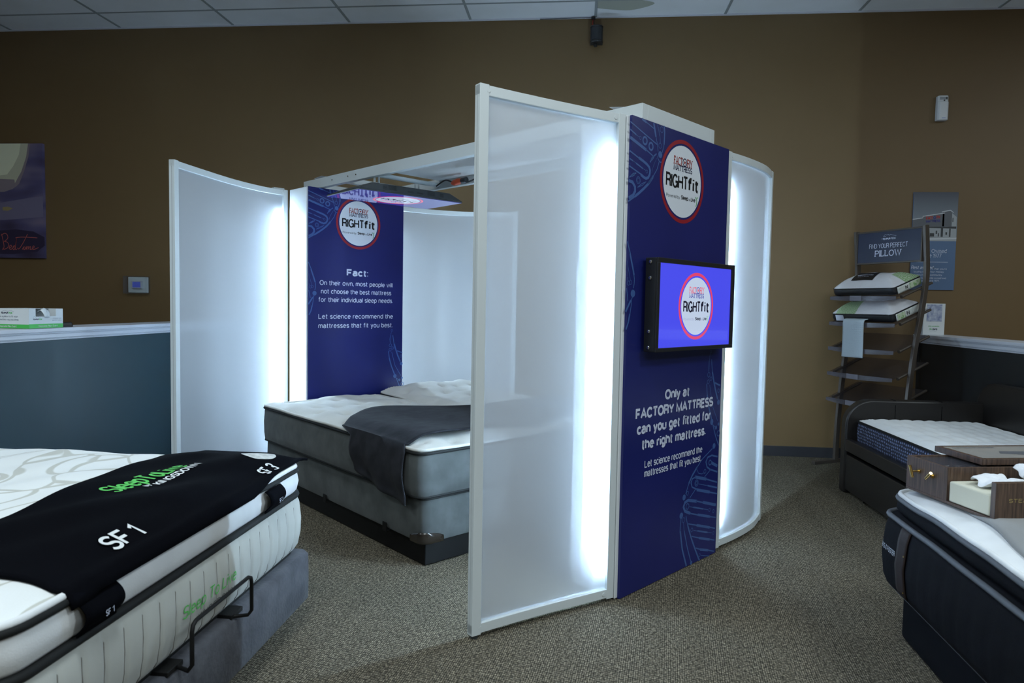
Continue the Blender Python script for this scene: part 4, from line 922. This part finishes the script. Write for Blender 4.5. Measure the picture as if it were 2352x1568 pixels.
for i in range(5):
    m = MB(); m.grid(lambda a, b_: shelf_pt(i, -.03+.665*a, -.27-.035*sin(PI*a)*(1-b_)+(.40)*b_, .006), 16, 6)
    sh = part('shelf', m, SMOKE, rk, solid=.005)
    m = MB(); m.grid(lambda a, b_: (lambda p: (p[0], p[1]-.004, p[2]-.012+(.030+.014*sin(PI*a))*b_))(shelf_pt(i, -.03+.665*a, -.27-.035*sin(PI*a))), 20, 3)
    part('front_lip', m, LIP, sh, solid=.004)
    if i in (0, 3, 4):
        c0 = .36 if i != 4 else .36
        m = MB(); m.grid(lambda a, b_: (lambda p: (p[0], p[1]-.010, p[2]-.010+.044*b_))(shelf_pt(i, .215+.12*a, -.27-.035*sin(PI*(.37+.18*a)))), 4, 2)
        part('price_holder', m, acrylic('pale_ticket_holder', (.75, .75, .8), .35, .2), sh, solid=.002)
    for w in (-.005, .640):
        m = MB(); m.tube([shelf_pt(i, w, -.20, -.006), shelf_pt(i, w, .15, -.006)], .012, 8)
        m.tube([shelf_pt(i, w, -.215, -.006), shelf_pt(i, w, -.195, -.006)], .0145, 8); part('support_rod', m, BRONZE, sh, smooth=50)

GRNPAT = mat('pale_green_wave_print', (.33, .48, .27), .4, coat=.4)
nt, b = nodes(GRNPAT); tc = N(nt, 'ShaderNodeTexCoord'); wv = N(nt, 'ShaderNodeTexWave', Scale=26.0, Distortion=7.0, Detail=1.0); nt.links.new(tc.outputs['Object'], wv.inputs['Vector'])
cr = N(nt, 'ShaderNodeValToRGB'); e = cr.color_ramp.elements; e[0].position = .45; e[0].color = (.24, .42, .18, 1); e[1].position = .6; e[1].color = (.52, .62, .45, 1)
nt.links.new(wv.outputs['Fac'], cr.inputs[0]); nt.links.new(cr.outputs[0], b.inputs['Base Color'])
PILW = mat('white_pillow_in_clear_wrap', (.78, .79, .84), .35, coat=.45, bump=(16, .35, .02))
GLOSSBLK = mat('black_gusset_fabric', (.010, .011, .014), .4, coat=.25)
WRAP = mat('white_wrapped_gusset', (.62, .66, .64), .15, coat=.8, bump=(45, .6, .01))
def pillow(label, i, lx, hz, greens, lab, gusset_green, tag):
    ro = empty('boxed_pillow', label, 'pillow', KW(.29, -.075, shz[i]+(.195)*math.tan(SLOPE)+.012), KA, SLOPE)
    X, Y, r, h = lx/2, .175, .03, hz
    P = rrect(-X, X, -Y, Y, r, 6, .03)
    rings = [[(x+nx*d, y+ny*d, h*f) for (x, y, nx, ny) in P] for f, d in [(0, -.012), (.15, 0), (.5, .006), (1, 0)]]
    m = MB(); m.loft(rings); part('gusset', m, GLOSSBLK, ro, smooth=50)
    # wrapped printed right-hand end
    m = MB(); m.grid(lambda a, b_: (X+.009, -Y+.03+(2*Y-.06)*a, h*(.06+.88*b_)), 10, 4); e_ = part('wrapped_end', m, WRAP, ro, smooth=60, solid=.003)
    m = MB(); a0, a1 = gusset_green; m.grid(lambda a, b_: (X+.0115, -Y+.03+(2*Y-.06)*(a0+(a1-a0)*a), h*(.14+.72*b_)), 8, 3); part('green_print', m, GRNPAT, e_)
    F = Flat(lambda x, y: (X+.0125, x, y)); F.text('N', -.050 if i == 0 else -.015, -.022 if i == 0 else .018, h*.25, h*.5, .0065); part('letter', F.b, PBLK, e_)
    f = topfun(-X, X, -Y, Y, h, .082, .17, lambda x, y: .004*sin(30*x+8*y)*sin(22*y))
    part('top_cover', topmesh(-X-.002, X+.002, -Y-.002, Y+.002, r, f, .02), PILW, ro, smooth=70)
    def patch(name, xa, xb, ya, yb, lift, m_, skew=0.0):
        q = MB(); q.grid(lambda a, b_: (lambda x, y: (*cmap(min(max(x, -X), X), min(max(y, -Y), Y), -X, X, -Y, Y, r), f(min(max(x, -X), X), min(max(y, -Y), Y))+lift))(xa+(xb-xa)*a+skew*b_, ya+(yb-ya)*b_), 14, 12)
        return part(name, q, m_, ro, smooth=70)
    for (xa, xb, ya, yb, sk) in greens: patch('green_print', xa, xb, ya, yb, .0016, GRNPAT, sk)
    xa, xb, ya, yb = lab
    lb = patch('label_band', xa, xb, ya, yb, .0035, GLOSSBLK)
    F = Flat(lambda x, y: (x, y, f(x, y)+.0062))
    F.text('SHREDDED LATEX' if i == 0 else 'PILLOW', xa+.03, xb-.03, ya+.055, .014, .003)
    if i == 0:
        F.text('PILLOW', xa+.05, xb-.06, ya+.035, .008, .0018); F.poly([(xa+.06, ya+.11), (xb-.05, ya+.11), (xb-.05, ya+.15), (xa+.10, ya+.15)])
    part('lettering', F.b, LETTER, lb)
    m = MB(); m.tube([(x, y, h) for (x, y, nx, ny) in P], .0045, 6, closed=True); part('piping', m, GLOSSBLK, ro, smooth=60)
    if tag:
        m = MB(); m.grid(lambda a, b_: (-X+.05+.085*a, -Y-.0085, h*(.15+.75*b_)), 2, 2); part('care_label', m, mat('pale_care_label', (.55, .57, .66), .5), ro)
pillow('white and black wrapped pillow with a black band on the top shelf of the rack', 0, .62, .066, [(.19, .31, -.02, .175, .0), (-.24, -.12, .12, .175, 0)], (-.16, .06, -.10, .16), (.52, 1.0), False)
pillow('green and white wrapped pillow with a care label on the second shelf of the rack', 1, .62, .070, [(-.26, -.06, -.172, .05, .02)], (-.19, -.04, -.045, .12), (.05, .38), True)

HEX = mat('pale_blue_hex_quilt', (.52, .62, .70), .85)
nt, b = nodes(HEX); tc = N(nt, 'ShaderNodeTexCoord'); vo = N(nt, 'ShaderNodeTexVoronoi', Scale=52.0, Randomness=.18); vo.feature = 'DISTANCE_TO_EDGE'; nt.links.new(tc.outputs['Object'], vo.inputs['Vector'])
bp = N(nt, 'ShaderNodeBump', Strength=.9, Distance=.004); nt.links.new(vo.outputs['Distance'], bp.inputs['Height']); nt.links.new(bp.outputs[0], b.inputs['Normal'])
sw = empty('fabric_swatch', 'pale blue hexagon-quilted fabric swatch hanging from the second rack shelf', 'fabric swatch', KW(.275, -.30, shz[1]), KA)
def swf(a, b_):
    d = .40*b_; x = -.112+.222*a+.006*b_*(1 if a < .5 else -1)
    if d < .06: return (x, .02-d*.55, .050-d*.10)
    k = d-.06; return (x, -.018-.010*min(1, k/.03)+.006*sin(5*a+3*b_), .044-k*.98)
sheet('cloth', swf, 16, 30, HEX, sw, .006)

# ------------------------------------------------------------------ things on the walls and ledges
def frame_on_wall(x0, x1, z0, z1, th): return boxm(x0, x1, YB-th, YB, z0, z1)
px0, px1, pz0, pz1 = 3.098, 3.492, 1.632, 2.541; cx = (px0+px1)/2
po = empty('poster', 'blue poster with a grey shop front photo hung behind the pillow rack', 'poster', (cx, YB, (pz0+pz1)/2))
w, h = (px1-px0)/2, (pz1-pz0)/2
PBLUE = mat('slate_blue_print', (.095, .165, .30), .45)
bd = part('board', boxm(-w, w, -.012, -.001, -h, h), PBLUE, po)
SKYP = mat('grey_sky_photo', (.06, .07, .09), .45)
nt, b = nodes(SKYP); tc = N(nt, 'ShaderNodeTexCoord'); sx = N(nt, 'ShaderNodeSeparateXYZ'); nt.links.new(tc.outputs['Object'], sx.inputs[0])
mr = N(nt, 'ShaderNodeMapRange'); mr.inputs[1].default_value = .08; mr.inputs[2].default_value = h; nt.links.new(sx.outputs[2], mr.inputs[0])
cr = N(nt, 'ShaderNodeValToRGB'); e = cr.color_ramp.elements; e[0].color = (.26, .31, .36, 1); e[1].color = (.055, .062, .085, 1); nt.links.new(mr.outputs[0], cr.inputs[0]); nt.links.new(cr.outputs[0], b.inputs['Base Color'])
U = lambda x: (x-238+8)/(852-238)*2*w-w      # poster picture coordinates
V = lambda y: h-(y-72)/(1430-72)*2*h
def pf(n): return lambda x, y: (U(x), -.012-.0005*n, V(y))
def pp(name, m_, polys, n=1):
    F = Flat(pf(n))
    for p in polys: F.poly(p)
    return part(name, F.b, m_, bd)
pp('photo_sky', SKYP, [[(230, 72), (845, 72), (845, 750), (230, 750)]], 1)
G1, G2, G3, G4 = (mat('photo_grey_%s' % n, c, .45) for n, c in (('mid', (.11, .12, .14)), ('pale', (.36, .39, .42)), ('dark', (.035, .04, .045)), ('light', (.55, .58, .62))))
pp('photo_building', G1, [[(230, 450), (365, 430), (365, 410), (665, 365), (665, 545), (230, 580)], [(640, 345), (745, 330), (770, 362), (770, 545), (640, 545)]], 2)
pp('photo_facade', G2, [[(770, 362), (835, 415), (835, 550), (770, 545)], [(230, 580), (640, 560), (640, 690), (230, 700)], [(650, 565), (835, 575), (835, 690), (650, 690)], [(230, 690), (845, 690), (845, 750), (230, 750)]], 2)
pp('photo_roof_line', G4, [[(225, 445), (365, 425), (365, 402), (668, 355), (668, 366), (372, 412), (372, 434), (225, 456)], [(625, 340), (745, 315), (790, 350), (790, 360), (745, 328), (625, 350)], [(230, 715), (845, 700), (845, 720), (230, 740)]], 3)
pp('photo_canopy', G3, [[(460, 552), (835, 545), (835, 575), (460, 568)], [(625, 570), (655, 570), (655, 690), (625, 690)], [(740, 575), (760, 575), (760, 690), (740, 690)], [(475, 640), (535, 640), (535, 685), (475, 685)], [(555, 605), (575, 605), (575, 650), (555, 650)], [(690, 625), (712, 625), (712, 660), (690, 660)], [(778, 425), (790, 425), (790, 485), (778, 485)], [(585, 640), (600, 640), (600, 685), (585, 685)]], 3)
PR2 = mat('photo_sign_red', (.45, .03, .03), .45); PB2 = mat('photo_sign_blue', (.03, .03, .20), .45)
F = Flat(lambda x, y: (x, -.0140, y)); X0, X1 = U(412), U(612)
F.text('FACT', X0, U(508), V(455), .030, .0062, rise=.08); F.text('RY', U(556), X1, V(441), .030, .0062, rise=.08); part('lettering', F.b, PR2, bd)
F = Flat(lambda x, y: (x, -.0140, y)); F.ring(U(531), V(425), .010, .007, 16); F.text('MATTRESS', X0, X1, V(497), .026, .0058, rise=.06); part('lettering', F.b, PB2, bd)
pn = lambda x, y: (x, -.0130, y)
lines_of_text([('Family Owned', U(300), U(722), V(914), .036, .0036), ('since 1977', U(385), U(650), V(975), .034, .0034)], pn, LETTER, bd, serif=True)
F = Flat(pn); F.rect(U(300), U(745), V(1044), V(1040)); part('printed_rule', F.b, LETTER, bd)
lines_of_text([('Rest assured', U(238), U(548), V(1143), .033, .0042)], pn, LETTER, bd, slant=.15); lines_of_text([("that you're", U(560), U(735), V(1148), .017, .0022)], pn, LETTER, bd)
for (t, a, c, y) in (('buying local. Your money', 280, 695, 1190), ('stays in your community.', 290, 678, 1233), ('We have been family owned and', 245, 730, 1277), ('operated since 1977.', 330, 640, 1315)): lines_of_text([(t, U(a), U(c), V(y), .017, .0022)], pn, LETTER, bd)

lp = empty('poster', 'purple toned poster of a bedside lamp with coral script', 'poster', (-6.26, YB, 2.426))
w, h = .60, .601
LPB = mat('dim_purple_photo', (.05, .045, .085), .5); bd = part('canvas', boxm(-w, w, -.035, -.001, -h, h), LPB, lp)
nt, b = nodes(LPB); tc = N(nt, 'ShaderNodeTexCoord'); ns = N(nt, 'ShaderNodeTexNoise', Scale=2.4, Detail=2.0)
mp = N(nt, 'ShaderNodeMapping'); mp.inputs['Scale'].default_value = (.6, 1, 1.6); nt.links.new(tc.outputs['Object'], mp.inputs['Vector']); nt.links.new(mp.outputs[0], ns.inputs['Vector'])
cr = N(nt, 'ShaderNodeValToRGB'); e = cr.color_ramp.elements; e[0].position = .32; e[0].color = (.04, .028, .065, 1); e[1].position = .66; e[1].color = (.22, .18, .27, 1); q = cr.color_ramp.elements.new(.5); q.color = (.095, .085, .19, 1)
nt.links.new(ns.outputs['Fac'], cr.inputs[0]); nt.links.new(cr.outputs[0], b.inputs['Base Color'])
PU = lambda x: w-(217-x)/2.12*(6.8/1568)*1.0; PV = lambda y: h-(y-66)/(622-66)*2*h
def lpp(name, c, poly, n): F = Flat(lambda x, y: (PU(x), -.035-.0004*n, PV(y))); F.poly(poly); return part(name, F.b, mat(name, c, .5), bd)
lpp('photo_lamp_halo', (.28, .23, .26), [(-220, 66), (150, 66), (140, 130), (115, 200), (85, 262), (50, 285), (0, 300), (-220, 300)], 1)
lpp('photo_lamp_shade', (.60, .60, .45), [(-220, 66), (140, 66), (128, 130), (100, 200), (62, 258), (60, 240), (-60, 235), (-220, 230)], 2)
lpp('photo_lamp_glow', (.86, .88, .66), [(-180, 66), (98, 66), (88, 120), (55, 175), (20, 215), (-60, 225), (-180, 200)], 3)
lpp('photo_pillow', (.19, .17, .27), [(-220, 430), (-60, 360), (30, 345), (130, 330), (217, 320), (217, 420), (100, 430), (-60, 440)], 1)
lpp('photo_table_band', (.03, .022, .06), [(-220, 520), (-40, 490), (60, 482), (160, 492), (222, 520), (222, 560), (180, 590), (40, 604), (-220, 600)], 1)
lpp('photo_brass_knob', (.34, .27, .12), [(-10, 374), (20, 372), (48, 380), (20, 392), (-10, 390)], 2)
F = Flat(lambda x, y: (PU(x), -.0375, PV(y))); W_ = .010
for st in ([(-18, 505), (-6, 560), (-10, 578), (-16, 582)], [(-22, 512), (0, 502), (14, 510), (16, 526), (0, 540), (-8, 542), (10, 544), (20, 556), (14, 572), (-4, 580), (-14, 574)], [(20, 574), (36, 568), (34, 560), (26, 564), (24, 576), (34, 580), (48, 570), (54, 562), (46, 566), (44, 578), (54, 578), (66, 528), (58, 576), (66, 580)],
           [(60, 524), (90, 520), (140, 521), (182, 523)], [(128, 505), (104, 545), (84, 572), (74, 578), (70, 572)], [(96, 580), (108, 566), (104, 578), (110, 580), (120, 566), (118, 580), (128, 566), (132, 570), (128, 580), (140, 566), (144, 570), (140, 579), (150, 578), (164, 568), (160, 562), (154, 570), (156, 579), (168, 578), (188, 570)]):
    F.ribbon(spline([(x, y) for x, y in st], 6), 3.0)
part('lettering', F.b, mat('coral_script', (.55, .13, .12), .5), bd)

tm = empty('thermostat', 'white thermostat in a clear lock box between the lamp poster and the booth', 'thermostat', (-4.62, YB, 1.559))
part('back_plate', boxm(-.112, .112, -.014, -.001, -.082, .082), mat('off_white_plate', (.80, .86, .86), .4), tm, bevel=.01)
m = MB(); m.box(-.056, .056, -.040, -.014, -.038, .042); th_ = part('thermostat_body', m, TRIMW, tm, bevel=.004)
part('display', boxm(-.043, .043, -.0415, -.040, -.026, .032), mat('lit_blue_display', (.01, .01, .04), .2, emit=((.03, .05, .28), .8), var=(40, (.03, .04, .12), 2)), th_)
m = MB()
for (x0, x1, z0, z1) in ((-.128, .128, .088, .092), (-.128, .128, -.092, -.088), (-.128, -.124, -.088, .088), (.124, .128, -.088, .088)): m.box(x0, x1, -.070, -.001, z0, z1)
m.box(-.128, .128, -.074, -.070, -.092, .092); part('clear_cover', m, CLEAR, tm, bevel=.003)

sk = empty('wall_speaker', 'small dark wall speaker hung just below the ceiling above the booth', 'speaker', (.110, YB, 4.030))
m = MB(); P = [(-.058, -.02), (-.058, -.085), (-.045, -.115), (-.015, -.128), (.015, -.128), (.045, -.115), (.058, -.085), (.058, -.02)]
m.loft([[(x, y, z) for x, y in P] for z in (-.075, .048)]); part('body', m, mat('dark_slate_grille', (.028, .032, .038), .6, bump=(400, .4, .002)), sk, bevel=.004, smooth=35)
m = MB()
for (z0, z1) in ((.048, .062), (-.096, -.075)): m.loft([[(x*1.05, y*1.03, z0) for x, y in P], [(x*1.05, y*1.03, z1) for x, y in P]])
part('end_cap', m, BLKPL, sk, bevel=.006, smooth=35)
m = MB(); m.cyl((-.010, -.07, -.10), (-.010, -.07, -.125), .018, 14); m.box(-.02, .02, -.03, -.0, -.06, .06); part('bracket', m, BLKPL, sk, bevel=.003)
m = MB(); m.tube(spline([(-.035, -.05, .055), (-.04, -.04, .09), (-.038, -.03, .13), (-.03, -.03, .165)], 5), .0055, 8); part('cable_tie', m, mat('red_cable', (.4, .04, .02), .5), sk, smooth=60)
m = MB(); m.tube(spline([(-.02, -.05, .055), (-.025, -.035, .10), (-.03, -.03, .15)], 5), .004, 8); m.box(-.055, -.015, -.045, -.024, .146, .168); m.tube([(-.03, -.035, .164), (-.30, -.028, .163), (-.55, -.026, .162)], .003, 6); part('cord', m, BLKPL, sk, smooth=60)

ds = empty('motion_sensor', 'white motion sensor box high on the brown wall above the blue poster', 'sensor', (3.300, YB, 3.305))
m = MB(); P0 = [(-.048, -.001), (-.048, -.045), (-.034, -.062), (.034, -.062), (.048, -.045), (.048, -.001)]
m.loft([[(x, y, z) for x, y in P0] for z in (-.112, .052)]+[[(x*.97, y*.86 if y < -.01 else y, z) for x, y in P0] for z in (.060, .112)])
bdy = part('housing', m, mat('white_abs', (.70, .73, .77), .35), ds, bevel=.006, smooth=35)
m = MB(); m.box(-.036, .036, -.056, -.052, .072, .098); part('lens_window', m, mat('grey_lens', (.30, .33, .37), .3), bdy, bevel=.003)
m = MB(); m.cyl((.004, -.052, .065), (.004, -.058, .065), .006, 10); m.box(.018, .028, -.0575, -.053, .076, .096); part('indicator', m, BLKPL, bdy)
F = Flat(lambda x, y: (x, -.0626, y)); F.rect(-.014, .018, -.099, -.091); part('badge', F.b, mat('pale_blue_badge', (.32, .37, .62), .4), bdy)

GRB = mat('bright_green_print', (.07, .50, .09), .5); CARD = mat('white_card', (.70, .74, .76), .5); TXG = mat('grey_text_print', (.26, .29, .34), .5)
LZ = 1.213
bx_ = empty('tissue_box', 'white and green disposable pillow guard dispenser box on the ledge beside a black handset', 'dispenser box', (-3.445, 3.985, LZ), .0)
m = MB(); wx_, ly_, hh = .27, .285, .128; t_ = .002
m.box(-wx_, 0, 0, t_, 0, hh); m.box(-wx_, 0, ly_-t_, ly_, 0, hh); m.box(-wx_, -wx_+t_, t_, ly_-t_, 0, hh); m.box(-wx_, 0, 0, ly_, 0, t_)
m.box(-t_, 0, t_, .055, 0, hh); m.box(-t_, 0, .225, ly_-t_, 0, hh); m.box(-t_, 0, .055, .225, 0, .078); m.box(-wx_+t_, -.10, t_, ly_-t_, hh-t_, hh)
part('carton', m, CARD, bx_)
F = Flat(lambda x, y: (.0006, x, y)); F.rect(0, ly_, .003, .030); part('green_band', F.b, GRB, bx_)
F = Flat(lambda x, y: (x, -.0006, y)); F.rect(-wx_, 0, .003, .028); part('green_band', F.b, GRB, bx_)
F = Flat(lambda x, y: (.0012, x, y)); F.text('Disposable Pillow Guard', .075, .235, .011, .012, .0016); part('lettering', F.b, CARD, bx_); F2 = Flat(lambda x, y: (x, -.0012, y)); F2.text('Disposable Pillow Guard', -.20, -.085, .010, .012, .0016); part('lettering', F2.b, CARD, bx_)
F = Flat(lambda x, y: (.0008, x, y)); F.text('Choose your', .200, .272, .062, .008, .0012); F.text('perfect pillow', .193, .275, .048, .008, .0012); F.ribbon(spline([(.032, .070), (.042, .079), (.055, .073), (.068, .078), (.095, .070)], 5), .0012)
F2 = Flat(lambda x, y: (x, -.0008, y)); F2.text('Choose a pillow to fit your', -.235, -.075, .072, .012, .0016); F2.text('needs and the way you sleep.', -.240, -.068, .052, .012, .0016); F2.ribbon(spline([(-.185, .106), (-.165, .116), (-.145, .110), (-.12, .114), (-.10, .106)], 5), .0014); part('lettering', F.b, TXG, bx_); part('lettering', F2.b, TXG, bx_)
F = Flat(lambda x, y: (.0008, x, y)); F.text('TEMPUR', .030, .078, .055, .010, .0024); F2 = Flat(lambda x, y: (x, -.0008, y)); F2.text('TEMPUR', -.190, -.140, .094, .011, .0024); part('lettering', F.b, PNAVY, bx_); part('lettering', F2.b, PNAVY, bx_)
F = Flat(lambda x, y: (.0008, x, y)); F.text('PEDIC', .082, .108, .055, .010, .0014); F2 = Flat(lambda x, y: (x, -.0008, y)); F2.text('PEDIC', -.136, -.110, .094, .011, .0014); part('lettering', F.b, GRB, bx_); part('lettering', F2.b, GRB, bx_)
m = MB(); m.grid(lambda a, b_: (-.03+.036*min(1, b_*1.3)+.002*sin(6*a), .100+.08*a*(1-.45*b_)+.02*b_, .128-.022*abs(2*a-1)*(1-b_)-.085*max(0, b_-.35)+.006*sin(PI*b_)), 8, 10)
o = thing('pillow_guard_sheet', 'folded white paper sheet poking out of the white and green dispenser box', 'paper sheet', m, CARD, smooth=60, solid=.0012); o.location = (-3.445, 3.985, LZ)
ph = empty('telephone_handset', 'black handset lying on the white ledge beside the white and green dispenser box', 'handset', (-3.60, 4.40, LZ), -.9)
m = MB(); m.hull8([(-.03, -.10, 0), (.03, -.10, 0), (.03, .10, 0), (-.03, .10, 0)], [(-.025, -.09, .022), (.025, -.09, .022), (.025, .09, .032), (-.025, .09, .032)]); part('body', m, BLKPL, ph, bevel=.006)
m = MB()
for i in range(3):
    for j in range(4): m.box(-.018+i*.014, -.009+i*.014, -.05+j*.022, -.036+j*.022, .021+.001*j, .027+.001*j)
part('keypad', m, DKPL, ph, bevel=.001)

wb2 = empty('brochure_box', 'upright white dispenser box with a printed front on the white ledge behind the pillow rack', 'dispenser box', (3.385, 6.70, LZ), .10)
m = MB(); m.box(-.20, .0, .002, .085, .0, .290); part('carton', m, CARD, wb2, bevel=.002)
m = MB(); m.box(-.17, -.03, -.0005, .0018, .125, .282); part('opening_print', m, mat('blue_white_tissue', (.55, .60, .70), .6, var=(26, (.20, .24, .42), 4)), wb2)
F = Flat(lambda x, y: (-x, -.0008, y)); F.text('TEMPUR', .066, .112, .058, -.010, .0024); part('lettering', F.b, PNAVY, wb2)
F = Flat(lambda x, y: (-x, -.0008, y)); F.text('PEDIC', .118, .142, .058, -.010, .0014); F.text('Disposable Pillow Guard', .05, .152, .082, -.007, .001); part('lettering', F.b, GRB, wb2)
F = Flat(lambda x, y: (x, -.0008, y)); F.ribbon(spline([(-.142, .040), (-.125, .034), (-.105, .040), (-.085, .032), (-.07, .042)], 5), .0012); part('lettering', F.b, TXG, wb2)
